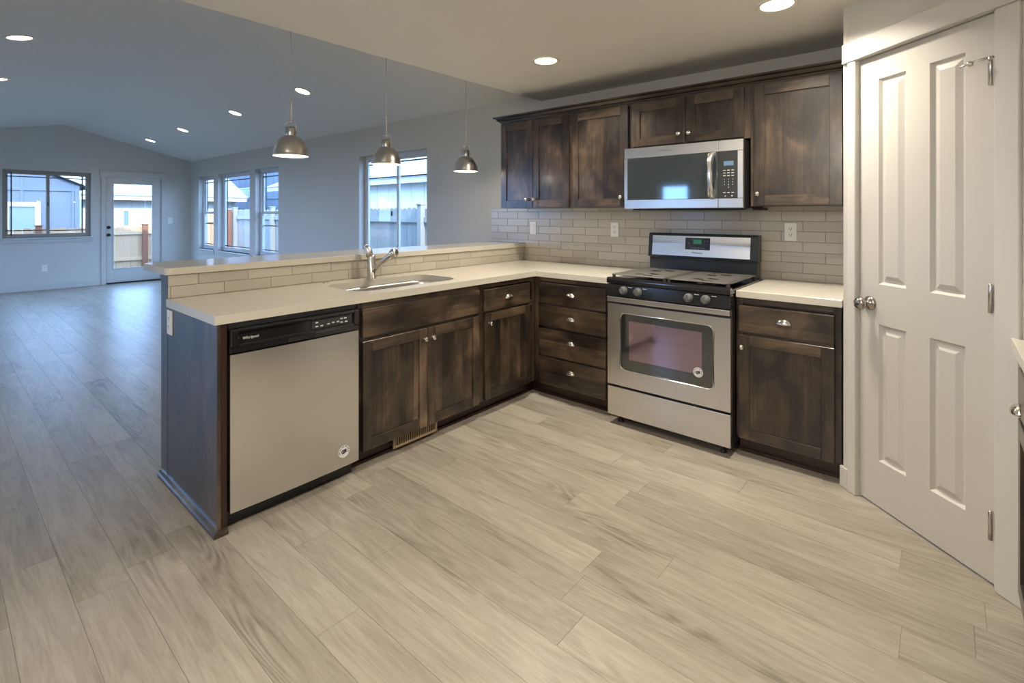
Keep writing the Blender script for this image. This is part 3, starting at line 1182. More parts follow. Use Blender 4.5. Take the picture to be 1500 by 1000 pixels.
# countertops
b = B()
outer = [(-2.9305, 0.777), (-2.285, 0.777), (-2.285, 2.925), (-1.641, 2.925), (-1.641, 3.590), (-2.9305, 3.590)]
SX0, SX1, SY0, SY1 = -2.785, -2.392, 1.52, 2.27
hole = rounded(SX0, SX1, SY0, SY1, 0.10)
b.holed(outer, hole, 0.876, 0.914)
o = put('countertop', b, M['quartz'])
tag(o, 'pale L-shaped quartz counter holding the sink', 'countertop')
b = B()
b.box(-0.875, -0.378, 2.925, 3.590, 0.876, 0.914, 0.002)
o = put('countertop', b, M['quartz'])
tag(o, 'short pale counter between range and pantry', 'countertop')

# sink
t = thing('kitchen_sink', 'stainless undermount sink set in the L-shaped counter', 'sink', (-2.59, 1.9, 0.68))
b = B()
tb = bmesh.new()
loops = []
for off, z, r in ((-0.018, 0.8755, 0.115), (0.004, 0.8755, 0.10), (0.008, 0.86, 0.098), (0.018, 0.72, 0.09), (0.035, 0.695, 0.08), (0.08, 0.688, 0.06)):
    loops.append([tb.verts.new((p[0], p[1], z)) for p in rounded(SX0 + off, SX1 - off, SY0 + off, SY1 - off, r)])
for a, c in zip(loops, loops[1:]):
    for i in range(len(a)):
        j = (i + 1) % len(a)
        tb.faces.new((a[i], a[j], c[j], c[i]))
tb.faces.new(loops[-1])
b._add(tb, 0, True)
put('basin', b, M['sink'], t)
b = B()
b.lathe([(0.045, 0), (0.045, 0.003), (0.036, 0.004), (0.03, 0.001), (0, 0.001)], (-2.6, 1.9, 0.688), (0, 0, 1), 24)
put('drain', b, M['chrome'], t)

# faucet
t = thing('faucet', 'brushed nickel single-lever pull-out faucet behind the sink', 'faucet', (-2.852, 1.905, 0.914))
b = B()
b.lathe([(0.031, 0), (0.031, 0.006), (0.0265, 0.010), (0.026, 0.135), (0.024, 0.150), (0.016, 0.156), (0, 0.157)], (-2.852, 1.905, 0.914), (0, 0, 1), 28)
put('body', b, M['nickel'], t)
b = B()
b.tube([(-2.858, 1.898, 1.055), (-2.862, 1.894, 1.085), (-2.868, 1.888, 1.110), (-2.880, 1.878, 1.128), (-2.884, 1.874, 1.131)], 0.02, 14, radii=[0.023, 0.0225, 0.020, 0.012, 0.006])
put('lever', b, M['nickel'], t)
b = B()
b.tube([(-2.845, 1.907, 0.955), (-2.79, 1.915, 1.000), (-2.70, 1.926, 1.060), (-2.665, 1.930, 1.083)], 0.016, 18, radii=[0.016, 0.0165, 0.019, 0.021])
sp = put('spout', b, M['nickel'], t)
b = B()
b.lathe([(0.021, 0), (0.026, 0.006), (0.028, 0.022), (0.025, 0.025), (0.027, 0.028), (0.027, 0.038), (0.020, 0.044), (0, 0.044)], (-2.668, 1.930, 1.080), (0.82, 0.1, 0.30), 22)
put('spray_head', b, M['chrome'], sp)
b = B()
b.lathe([(0.019, 0), (0.019, 0.004), (0.015, 0.006), (0, 0.006)], (-2.872, 1.595, 0.914), (0, 0, 1), 20)
o = put('sink_hole_cap', b, M['chrome'])
tag(o, 'small round metal cap on the counter beside the faucet', 'cap')

# floor register in the toe kick
t = thing('floor_register', 'bronze slotted vent grille in the toe kick under the sink cabinet', 'vent', (-2.37, 1.83, 0.01))
b = B(PEN)
n = -0.030
pane_frame(b, 1.70, 2.02, n, n + 0.010, 0.021, 0.096, 0.012, 0, 0.002)
for i in range(19):
    u = 1.72 + i * 0.0156
    b.box(u - 0.003, u + 0.003, n, n + 0.007, 0.03, 0.088)
put('grille', b, M['register'], t)
b = B(PEN)
b.box(1.71, 2.01, n - 0.002, n + 0.001, 0.026, 0.092)
put('duct_opening', b, M['dark_void'], t)


# ------------------------------------------------------------------ dishwasher
DWF = Frame((-2.262, 0, 0), (0, 1), (1, 0))
t = thing('dishwasher', 'stainless dishwasher with a black control strip at the peninsula end', 'dishwasher', (-2.58, 1.135, 0))
b = B(DWF)
b.box(0.832, 1.438, -0.60, -0.052, 0.10, 0.858)
put('tub', b, M['black'], t)
b = B(DWF)
def dw_bow(u):
    return 0.007 * (1 - ((u - 1.133) / 0.304) ** 2) - 0.003


us_ = [0.829 + 0.608 * i / 40 for i in range(41)]
b.prism([(0.829, -0.05)] + [(u, dw_bow(u)) for u in us_] + [(1.437, -0.05)], 0.082, 0.745)
dp = put('door_panel', b, M['steel_v'], t)
b = B(DWF)
b.box(0.829, 1.437, -0.05, -0.004, 0.747, 0.775, 0.004)
b.box(0.829, 0.862, -0.05, 0.004, 0.775, 0.850, 0.004)
b.box(1.412, 1.437, -0.05, 0.004, 0.775, 0.850, 0.004)
b.box(0.862, 1.412, -0.05, 0.004, 0.836, 0.850, 0.004)
b.box(0.862, 1.412, -0.05, 0.001, 0.772, 0.785, 0.002)
b.box(0.862, 1.412, -0.05, -0.012, 0.785, 0.836)
cp = put('control_panel', b, M['black_gloss'], t)
b = B(DWF)
b.text_sx = 1
b.join_text('Whirlpool', 0.016, 0.915, -0.0118, 0.806, 0)
put('logo', b, M['white_ink'], cp)
b = B(DWF)
b.box(1.19, 1.395, -0.012, -0.009, 0.789, 0.832, 0.003)
bp_ = put('button_panel', b, M['panel_dark'], cp)
for u, z in ((1.215, 0.800), (1.24, 0.800), (1.215, 0.818), (1.275, 0.803), (1.30, 0.806), (1.325, 0.806), (1.345, 0.818), (1.365, 0.818), (1.345, 0.800), (1.37, 0.800)):
    b = B(DWF)
    b.box(u - 0.007, u + 0.007, -0.009, -0.0075, z - 0.003, z + 0.003, 0.001)
    put('button', b, M['white_ink'], bp_)
b = B(DWF)
b.box(1.075, 1.205, -0.004, -0.0025, 0.7525, 0.7725, 0.002)
put('latch_pocket', b, M['dark_void'], cp)
b = B(DWF)
b.box(0.832, 1.438, -0.09, -0.07, 0.0, 0.082)
put('toe_panel', b, M['black'], t)
b = B(DWF)
b.box(0.830, 1.440, -0.05, -0.030, 0.852, 0.872)
put('mounting_strip', b, M['black'], t)


def sticker(fr, u, z, n, r, parent):
    b = B(fr)
    b.lathe([(r, 0), (r, 0.0006), (0, 0.0006)], (u, n, z), (0, 1, 0), 36, 0, False)
    # ring of short dashes in place of the tiny rim lettering
    for i in range(22):
        a = math.radians(200 - i * 220 / 21)
        x, y = math.cos(a) * r * 0.80, math.sin(a) * r * 0.80
        if i % 4 == 3:
            continue
        b.box(u + x - r * 0.055, u + x + r * 0.055, n + 0.0006, n + 0.0010, z + y - r * 0.07, z + y + r * 0.07, 0, 1)
    # swooping emblem strokes
    for pts in ([(-0.48, -0.02), (-0.30, 0.20), (0.05, 0.22), (0.42, 0.30)], [(-0.45, -0.10), (-0.22, -0.28), (0.10, -0.20), (0.48, -0.02)], [(-0.22, -0.30), (-0.1, -0.05), (0.1, 0.06), (0.40, 0.12)]):
        b.tube([(u + p[0] * r, n + 0.0007, z + p[1] * r) for p in pts], r * 0.09, 6, 1)
    return put('sticker', b, [M['sticker'], M['navy_ink']], parent)


sticker(DWF, 1.352, 0.158, dw_bow(1.325) + 0.0002, 0.030, dp)

# ------------------------------------------------------------------ range
RF = Frame((0, 2.85, 0), (1, 0), (0, -1))
t = thing('gas_range', 'stainless gas range with black cooktop between the base cabinets', 'range', (-1.258, 3.2, 0))
X0, X1 = -1.637, -0.880
b = B(RF)
b.box(X0 + 0.004, X1 - 0.004, -0.735, -0.04, 0.05, 0.90)
b.box(X0 + 0.002, X1 - 0.002, -0.04, -0.03, 0.06, 0.815)
put('body', b, M['black'], t)
# oven door with a window opening
b = B(RF)
dz0, dz1 = 0.254, 0.766
wx0, wx1, wz0, wz1 = -1.545, -0.972, 0.358, 0.712
b2 = bmesh.new()
es = []
for lp in ([(X0, dz0), (X1, dz0), (X1, dz1), (X0, dz1)], rounded(wx0, wx1, wz0, wz1, 0.035, 6)):
    vs = [b2.verts.new((p[0], 0.0, p[1])) for p in lp]
    for i in range(len(vs)):
        es.append(b2.edges.new((vs[i], vs[(i + 1) % len(vs)])))
bmesh.ops.triangle_fill(b2, use_beauty=True, use_dissolve=False, edges=es)
r = bmesh.ops.extrude_face_region(b2, geom=b2.faces[:])
bmesh.ops.translate(b2, vec=(0, -0.03, 0), verts=[v for v in r['geom'] if isinstance(v, bmesh.types.BMVert)])
b._add(b2, 0)
od = put('oven_door', b, M['steel'], t)
b = B(RF)
lp = rounded(wx0 - 0.002, wx1 + 0.002, wz0 - 0.002, wz1 + 0.002, 0.036, 6)
b.tube([(p[0], 0.001, p[1]) for p in lp], 0.0045, 8, closed=True)
put('window_rim', b, M['chrome'], od)
b = B(RF)
b.prism(rounded(wx0 + 0.001, wx1 - 0.001, wz0 + 0.001, wz1 - 0.001, 0.034, 6), -0.016, -0.006, plane='uz')
wg = put('window_glass', b, M['dark_glass'], od)
b = B(RF)
b.box(wx0 + 0.055, wx1 - 0.065, -0.0058, -0.0052, wz0 + 0.068, wz1 - 0.045)
put('clear_pane', b, M['oven_glass'], wg)
sticker(RF, -1.058, 0.437, -0.0050, 0.028, wg)
b = B(RF)
b.box(X0, X1, -0.03, 0.012, 0.780, 0.813, 0.005, 0, 2)
put('door_handle', b, M['steel'], od)
b = B(RF)
b.box(X0, X1, -0.03, 0, 0.058, 0.240, 0.004, 0, 2)
put('storage_drawer', b, M['steel'], t)
for x in (X0 + 0.06, X1 - 0.06):
    b = B(RF)
    b.lathe([(0.018, 0), (0.018, 0.01), (0.010, 0.014), (0.010, 0.052)], (x, -0.07, 0), (0, 0, 1), 14)
    put('foot', b, M['black'], t)
for x in (X0 + 0.06, X1 - 0.06):
    b = B(RF)
    b.lathe([(0.018, 0), (0.018, 0.01), (0.010, 0.014), (0.010, 0.052)], (x, -0.66, 0), (0, 0, 1), 14)
    put('foot', b, M['black'], t)
# knob panel and cooktop
b = B(RF)
b.prism([(-0.05, 0.818), (0.012, 0.818), (0.006, 0.892), (-0.05, 0.894)], X0, X1, plane='nz', bev=0.002)
kp = put('control_panel', b, M['black_gloss'], t)
for x in (-1.517, -1.420, -1.107, -1.010):
    b = B(RF)
    b.lathe([(0.026, 0), (0.026, 0.004), (0.0225, 0.008), (0.020, 0.026), (0.018, 0.028), (0, 0.028)], (x, 0.010, 0.857), (0, 1, 0.08), 26)
    b.box(x - 0.0042, x + 0.0042, 0.030, 0.046, 0.838, 0.881, 0.002)
    put('knob', b, M['knob_grey'], kp)
for x in (-1.475, -1.378, -1.062, -0.965):
    b = B(RF)
    b.box(x - 0.014, x + 0.014, 0.0072, 0.0085, 0.878, 0.881)
    put('marking', b, M['white_ink'], kp)
b = B(RF)
b.prism([(-0.56, 0.896), (0.010, 0.896), (0.012, 0.918), (0.006, 0.932), (-0.02, 0.934), (-0.025, 0.922), (-0.56, 0.922)], X0 - 0.002, X1 + 0.002, plane='nz', bev=0.002)
ct = put('cooktop', b, M['black_gloss'], t)
for ga, gb in ((X0 + 0.012, -1.262), (-1.255, X1 - 0.012)):
    b = B(RF)
    gn0, gn1 = -0.545, -0.028
    zt0, zt1 = 0.946, 0.951
    pane_frame(b, ga, gb, gn0, gn1, zt0, zt1, 0.016, 0, 0.003) if False else None
    b.box(ga, ga + 0.022, gn0, gn1, zt0, zt1, 0.003)
    b.box(gb - 0.022, gb, gn0, gn1, zt0, zt1, 0.003)
    b.box(ga, gb, gn1 - 0.024, gn1, zt0, zt1, 0.003)
    b.box(ga, gb, gn0, gn0 + 0.024, zt0, zt1, 0.003)
    gc = (ga + gb) / 2
    nb = 16
    for i in range(nb):
        nn = gn0 + 0.04 + (gn1 - gn0 - 0.08) * i / (nb - 1)
        burner = min(abs(nn + 0.16), abs(nn + 0.41))
        if burner < 0.075:
            sh = 0.034 if (i // 2) % 2 else -0.034
            b.box(ga + 0.01, gc + sh - 0.03, nn - 0.0145, nn + 0.0145, zt0 + 0.001, zt1, 0.003)
            b.box(gc + sh + 0.03, gb - 0.01, nn - 0.0145, nn + 0.0145, zt0 + 0.001, zt1, 0.003)
        else:
            b.box(ga + 0.01, gb - 0.01, nn - 0.0145, nn + 0.0145, zt0 + 0.001, zt1, 0.003)
    for u in (ga + 0.09, gb - 0.09):
        b.box(u - 0.008, u + 0.008, gn0 + 0.01, gn1 - 0.01, zt0, zt1 - 0.001, 0.002)
    for u in (ga + 0.012, gb - 0.012):
        for nn in (gn0 + 0.012, gn1 - 0.012):
            b.box(u - 0.008, u + 0.008, nn - 0.008, nn + 0.008, 0.921, zt0 + 0.002)
    put('grate', b, M['iron'], t)
    for nn in (-0.16, -0.41):
        b = B(RF)
        b.lathe([(0.045, 0), (0.045, 0.006), (0.036, 0.010), (0, 0.012)], (gc, nn, 0.922), (0, 0, 1), 24)
        put('burner', b, M['black'], t)
# backguard
BG = Frame((0, 3.500, 0), (1, 0), (0, -1))
BX0, BX1 = -1.676, -0.909
BX0, BX1 = -1.664, -0.909
b = B(BG)
b.box(BX0 + 0.006, BX1 - 0.006, -0.080, -0.004, 0.9155, 1.012, 0.003)
b.box(BX0 + 0.003, BX1 - 0.003, -0.08, -0.016, 1.010, 1.026)
b.prism([(-0.080, 1.024), (0.010, 1.024), (0.014, 1.030), (-0.006, 1.188), (-0.014, 1.196), (-0.080, 1.196)], BX0, BX1, plane='nz', bev=0.003)
bg = put('backguard', b, M['panel_dark'], t)
BT = math.atan2(0.020, 0.158)


def bgp(z):                      # n of the sloped fascia at height z
    return 0.014 - 0.020 * (z - 1.030) / 0.158


def sloped(b, u0, u1, z0, z1, th, base=0.0):
    b.prism([(bgp(z0) + base - 0.002, z0), (bgp(z0) + base + th, z0), (bgp(z1) + base + th, z1), (bgp(z1) + base - 0.002, z1)], u0, u1, plane='nz', bev=min(0.0015, th * 0.6))
    return b


b = sloped(B(BG), -1.633, -0.955, 1.038, 1.180, 0.002)
put('fascia', b, M['steel_v'], bg)
b = sloped(B(BG), -1.386, -1.214, 1.086, 1.168, 0.004)
ck = put('clock_panel', b, M['panel_dark'], bg)
b = sloped(B(BG), -1.330, -1.272, 1.126, 1.158, 0.005)
put('display', b, M['display_green'], ck)
for u, z in ((-1.36, 1.13), (-1.25, 1.145), (-1.232, 1.145), (-1.34, 1.098), (-1.325, 1.098), (-1.31, 1.098), (-1.29, 1.098), (-1.27, 1.098), (-1.255, 1.098)):
    b = B(BG)
    b.box(u - 0.0055, u + 0.0055, bgp(z) + 0.002, bgp(z) + 0.0048, z - 0.004, z + 0.004, 0.0008)
    put('button', b, M['knob_grey'], ck)
b = B(BG)
b.join_text('Whirlpool', 0.018, -1.300, bgp(1.063) + 0.0022, 1.063)
put('logo', b, M['grey_ink'], bg)

# ------------------------------------------------------------------ microwave
MF = Frame((0, 3.15, 0), (1, 0), (0, -1))
t = thing('microwave', 'stainless over-range microwave with a bowed handle above the range', 'microwave', (-1.285, 3.4, 1.37))
MX0, MX1, MZ0, MZ1 = -1.679, -0.901, 1.372, 1.785
b = B(MF)
b.box(MX0 + 0.004, MX1 - 0.003, -0.44, -0.03, MZ0, MZ1 - 0.002)
b.box(MX0 + 0.02, MX1 + 0.028, -0.44, -0.09, MZ0 - 0.012, MZ0)
put('body', b, M['black'], t)
b = B(MF)
split = -1.045
gx0, gx1, gz0, gz1 = -1.655, -0.932, 1.432, 1.715
b.box(MX0, split - 0.001, -0.03, 0, gz1, MZ1, 0.003)
b.box(MX0, split - 0.001, -0.03, 0, MZ0, gz0, 0.003)
b.box(MX0, gx0, -0.03, 0, gz0, gz1, 0.001)
md = put('door', b, M['steel'], t)
b = B(MF)
b.box(gx0, split - 0.001, -0.028, -0.001, gz0, gz1)
wn_ = put('window', b, M['micro_glass'], md)
b = B(MF)
b.tube([(-1.078, 0.002, 1.440), (-1.080, 0.030, 1.452), (-1.081, 0.042, 1.50), (-1.081, 0.046, 1.573), (-1.081, 0.042, 1.645), (-1.080, 0.030, 1.694), (-1.078, 0.002, 1.706)], 0.017, 14)
put('handle', b, M['steel_v'], md)
b = B(MF)
b.join_text('Whirlpool', 0.020, -1.385, 0.0002, 1.752)
put('logo', b, M['grey_ink'], md)
b = B(MF)
b.box(split + 0.001, MX1, -0.03, 0, gz1, MZ1, 0.003)
b.box(split + 0.001, MX1, -0.03, 0, MZ0, gz0, 0.003)
b.box(gx1, MX1, -0.03, 0, gz0, gz1, 0.001)
cp = put('control_frame', b, M['steel'], t)
b = B(MF)
b.box(split + 0.001, gx1, -0.028, -0.0005, gz0, gz1)
kp = put('keypad', b, M['dark_glass'], cp)
b = B(MF)
b.box(-1.012, -0.955, -0.0005, 0.0008, 1.628, 1.655)
put('display', b, M['display_blue'], kp)
def key_box(u, z, w, h):
    b = B(MF)
    b.box(u - w, u + w, -0.0005, 0.0003, z - h, z + h)
    put('key', b, M['white_ink'], kp)


for z in (1.600, 1.584, 1.568, 1.4655):
    for u in (-1.008, -0.984, -0.960):
        key_box(u, z, 0.007, 0.0018)
for z, row3 in ((1.545, '123'), (1.529, '456'), (1.513, '789'), (1.498, ' 0 ')):
    for u, ch in zip((-1.008, -0.984, -0.960), row3):
        if ch != ' ':
            b = B(MF)
            b.join_text(ch, 0.010, u, -0.0002, z, 0, 0.0003)
            put('key', b, M['white_ink'], kp)
for u in (-1.003, -0.965):
    b = B(MF)
    b.lathe([(0.004, 0), (0.004, 0.0008), (0, 0.0008)], (u, -0.0005, 1.445), (0, 1, 0), 12)
    put('key', b, M['white_ink'], kp)


# ------------------------------------------------------------------ switches and outlets
def outlet(fr, u, z, label, n=0.0, w=0.070, h=0.115, kind='outlet', group='outlets'):
    base = fr.m @ Vector((u, n, z))
    t = thing(kind, label, 'outlet' if kind == 'outlet' else 'switch', tuple(base), None)
    b = B(fr)
    b.box(u - w / 2, u + w / 2, n, n + 0.006, z - h / 2, z + h / 2, 0.002, 0, 2)
    put('plate', b, M['plate'], t)
    if kind == 'outlet':
        for dz in (0.020, -0.020):
            b = B(fr)
            b.prism(rounded(u - 0.016, u + 0.016, z + dz - 0.014, z + dz + 0.014, 0.009, 4), n + 0.005, n + 0.008, plane='uz')
            s = put('receptacle', b, M['plate'], t)
            b = B(fr)
            b.box(u - 0.008, u - 0.005, n + 0.008, n + 0.0084, z + dz - 0.003, z + dz + 0.007)
            b.box(u + 0.005, u + 0.008, n + 0.008, n + 0.0084, z + dz - 0.003, z + dz + 0.007)
            b.lathe([(0.003, 0), (0.003, 0.0004), (0, 0.0004)], (u, n + 0.008, z + dz - 0.008), (0, 1, 0), 10)
            put('slot', b, M['slot'], s)
    else:
        b = B(fr)
        b.box(u - 0.017, u + 0.017, n + 0.006, n + 0.009, z - 0.034, z + 0.034, 0.002)
        put('rocker', b, M['plate'], t)
    return t


outlet(NW, -2.829, 1.206, 'white rocker switch on the tile under the two-door wall cabinet', 0.0085, kind='switch')
outlet(NW, -1.997, 1.210, 'white duplex outlet on the tile just before the range', 0.0085)
outlet(NW, -0.740, 1.221, 'white duplex outlet on the tile between range and pantry', 0.0085)
outlet(FW, 1.353, 0.378, 'white outlet low on the far gable wall below the window', 0.0)
outlet(FW, 3.238, 1.188, 'white switch plate beside the glass patio door', 0.0, w=0.082, h=0.12, kind='switch')
EF = Frame((0, 0.785, 0), (1, 0), (0, -1))
outlet(EF, -2.893, 0.802, 'pale outlet on the peninsula end panel just under the counter', 0.0, w=0.072, h=0.118)


# ------------------------------------------------------------------ lamps
def add_lamp(name, kind, loc, energy, col, size, parent, direction=(0, 0, -1)):
    li = bpy.data.lights.new(name, kind)
    li.energy = energy
    li.color = col
    if kind == 'AREA':
        li.shape = 'DISK'
        li.size = size
        li.spread = math.radians(135)
    else:
        li.shadow_soft_size = size
    o = bpy.data.objects.new(name, li)
    base = Vector(parent['_base'])
    o.location = Vector(loc) - base
    o.rotation_euler = Vector((-direction[0], -direction[1], -direction[2])).to_track_quat('Z', 'Y').to_euler()
    o.parent = parent
    COL.objects.link(o)
    return o


def downlight(x, y, z, nrm, label, watts, col, group):
    nv = Vector(nrm).normalized()
    t = thing('downlight', label, 'light', (x, y, z), group)
    b = B()
    b.lathe([(0.078, 0.0), (0.093, 0.0), (0.095, 0.003), (0.090, 0.006), (0.078, 0.006), (0.070, 0.001)], (x, y, z), tuple(nv), 40)
    put('trim_ring', b, M['can'], t)
    b = B()
    p = Vector((x, y, z)) + nv * 0.001
    b.lathe([(0.074, 0), (0.074, 0.0015), (0, 0.0015)], tuple(p), tuple(nv), 36)
    put('lens', b, M['lens'], t)
    add_lamp('lamp', 'AREA', Vector((x, y, z)) + nv * 0.009, watts, col, 0.145, t, tuple(nv))
    return t


DN = (0, 0, -1)
downlight(-1.99, 2.66, ZC, DN, 'recessed light in the flat ceiling over the inside corner', KITCHEN_W, WARM, 'kitchen downlights')
downlight(-0.61, 2.67, ZC, DN, 'recessed light in the flat ceiling beside the pantry', KITCHEN_W, WARM, 'kitchen downlights')
downlight(-0.61, 0.75, ZC, DN, 'unseen recessed light added in the flat ceiling above the viewer', KITCHEN_W, WARM, 'kitchen downlights')  # extra can out of view, added to light the kitchen
nn = Vector((0, -KN, -1)).normalized()
ns = Vector((0, KS, -1)).normalized()
for x, lab in ((-5.243, 'recessed light in the vaulted ceiling beside the first pendant cord'), (-7.055, 'second recessed light in the row above the windows, counted from the pendants'),
               (-9.12, 'third recessed light in the row above the windows, counted from the pendants'), (-10.89, 'recessed light in the vaulted ceiling closest to the patio door')):
    downlight(x, 2.643, vault_z(2.643), nn, lab, LIVING_W, NEUTRAL, 'living room downlights')
for x, lab in ((-5.41, 'recessed light on the far slope of the vault, nearest the flat ceiling'), (-7.26, 'recessed light on the far slope of the vault, cut by the picture edge')):
    downlight(x, 0.47, vault_z(0.47), ns, lab, LIVING_W, NEUTRAL, 'living room downlights')


t = thing('added_fill_light', 'round flush fill light added unseen behind the viewer', 'light', (-0.75, -0.95, ZC))  # fixture added out of view as frontal fill for the kitchen
b = B()
b.lathe([(0.17, 0), (0.17, -0.02), (0.16, -0.03), (0, -0.03)], (-0.75, -0.95, ZC), (0, 0, 1), 36)
put('base', b, M['nickel'], t)
b = B()
b.lathe([(0.155, -0.031), (0.15, -0.06), (0.11, -0.09), (0.05, -0.105), (0, -0.108)], (-0.75, -0.95, ZC), (0, 0, 1), 36)
put('diffuser', b, M['lens'], t)
add_lamp('lamp', 'POINT', (-0.75, -0.95, ZC - 0.26), FILL_W, NEUTRAL, 0.14, t)


def pendant(x, y, label):
    zb = 1.703
    t = thing('pendant_light', label, 'light', (x, y, zb), 'pendants over the bar')
    R = 0.106
    prof = []
    for i in range(15):
        a = math.radians(90 * i / 14)
        prof.append((0.026 + (R - 0.026) * math.cos(a) ** 1.05 if i < 14 else 0.026, 0.006 + 0.124 * math.sin(a) ** 1.12))
    outer_p = [(R + 0.001, 0.0), (R + 0.002, 0.004)] + prof
    inner_p = [(max(r - 0.0025, 0.01), h - 0.002) for r, h in reversed(prof)] + [(R - 0.002, 0.0)]
    b = B()
    b.lathe(outer_p, (x, y, zb), (0, 0, 1), 44, 0, True, False)
    sh = put('shade', b, M['nickel'], t)
    b = B()
    b.lathe(inner_p, (x, y, zb), (0, 0, 1), 44, 0, True, False)
    put('lining', b, M['shade_in'], sh)
    b = B()
    b.lathe([(0.0265, 0.124), (0.029, 0.130), (0.029, 0.182), (0.024, 0.186), (0, 0.186)], (x, y, zb), (0, 0, 1), 28)
    put('socket_cup', b, M['nickel'], t)
    b = B()
    dx, dy = 0.034 * 0.759, 0.034 * 0.651
    b.tube([(x - dx, y - dy, zb + 0.140), (x - dx, y - dy, zb + 0.200), (x - dx * .85, y - dy * .85, zb + 0.214), (x, y, zb + 0.218), (x + dx * .85, y + dy * .85, zb + 0.214), (x + dx, y + dy, zb + 0.200), (x + dx, y + dy, zb + 0.140)], 0.0035, 8)
    b.lathe([(0.012, 0.208), (0.012, 0.226), (0.006, 0.230), (0, 0.230)], (x, y, zb), (0, 0, 1), 14)
    put('yoke', b, M['nickel'], t)
    b = B()
    b.lathe([(0.006, 0.228), (0.006, 0.345), (0.008, 0.347), (0.008, 0.355), (0, 0.357)], (x, y, zb), (0, 0, 1), 12)
    put('stem', b, M['nickel'], t)
    b = B()
    zt = vault_z(y) - 0.0
    b.tube([(x, y, zb + 0.356), (x, y, zt - 0.02)], 0.0022, 8)
    put('cord', b, M['nickel'], t)
    b = B()
    b.lathe([(0.06, 0), (0.06, 0.012), (0.05, 0.022), (0, 0.024)], (x, y, zt), (0, -KN if y > RY else KS, -1), 28)
    put('canopy', b, M['nickel'], t)
    b = B()
    b.lathe([(0.0, 0.012), (0.016, 0.016), (0.029, 0.034), (0.029, 0.052), (0.018, 0.082), (0.014, 0.12)], (x, y, zb), (0, 0, 1), 20, 0, True, False)
    put('bulb', b, M['bulb'], t)
    add_lamp('lamp', 'POINT', (x, y, zb + 0.006), PENDANT_W, WARM, 0.03, t)
    return t


pendant(-3.15, 1.511, 'brushed nickel dome pendant nearest the free end of the bar')
pendant(-3.15, 2.232, 'middle brushed nickel dome pendant, hanging in front of the window')
pendant(-3.15, 3.055, 'brushed nickel dome pendant nearest the wall cabinets')


# ------------------------------------------------------------------ outdoors
def fence(name, label, fr, u0, u1, z0, z1, mats, rails, bw=0.14, posts=(), cap=True, dog=True):
    t = thing(name, label, 'fence', tuple(fr.m @ Vector(((u0 + u1) / 2, 0, z0))))
    b = B(fr)
    u = u0
    while u < u1:
        e = min(u + bw - 0.006, u1)
        h = z1 + random.uniform(-0.012, 0.012)
        if dog:
            b.prism([(u, z0), (e, z0), (e, h - 0.03), (e - 0.03, h), (u + 0.03, h), (u, h - 0.03)], -0.01, 0.01, plane='uz')
        else:
            b.box(u, e, -0.01, 0.01, z0, h)
        u += bw
    put('board_panel', b, mats[0], t)
    for za, zb in rails:
        b = B(fr)
        b.box(u0, u1, 0.011, 0.05, za, zb)
        put('rail', b, mats[2] if len(mats) > 2 else mats[0], t)
    for p in posts:
        b = B(fr)
        b.box(p - 0.055, p + 0.055, 0.012, 0.12, z0, z1 + 0.05, 0.004)
        if cap:
            b.box(p - 0.07, p + 0.07, 0.0, 0.135, z1 + 0.05, z1 + 0.075, 0.004)
        put('post', b, mats[1], t)
    return t


WFN = Frame((-16.0, 0, 0), (0, 1), (1, 0))
fence('cedar_fence', 'low sunlit cedar fence seen through the patio door', WFN, -6.0, 4.35, -0.3, 0.985, [M['cedar'], M['cedar_post']], [(0.79, 0.87), (0.12, 0.21)], 0.155, [-3.0, -0.7, 1.70, 3.75])
fence('cedar_fence', 'taller cedar fence piece seen through the picture window', WFN, 4.4, 5.95, -0.3, 1.37, [M['cedar'], M['cedar_post']], [(1.08, 1.16), (0.2, 0.29)], 0.155, [5.8])
NFN = Frame((0, 6.0, 0), (1, 0), (0, -1))
fence('grey_fence', 'weathered grey board fence outside the long wall', NFN, -15.9, -3.0, -0.3, 1.44, [M['grey_boards'], M['grey_boards']], [(1.17, 1.26), (0.2, 0.29)], 0.14, [-15.85, -13.4, -10.4, -7.30, -4.8])


def gable_house(name, label, build):
    t = thing(name, label, 'house', build[0])
    build[1](t)
    return t


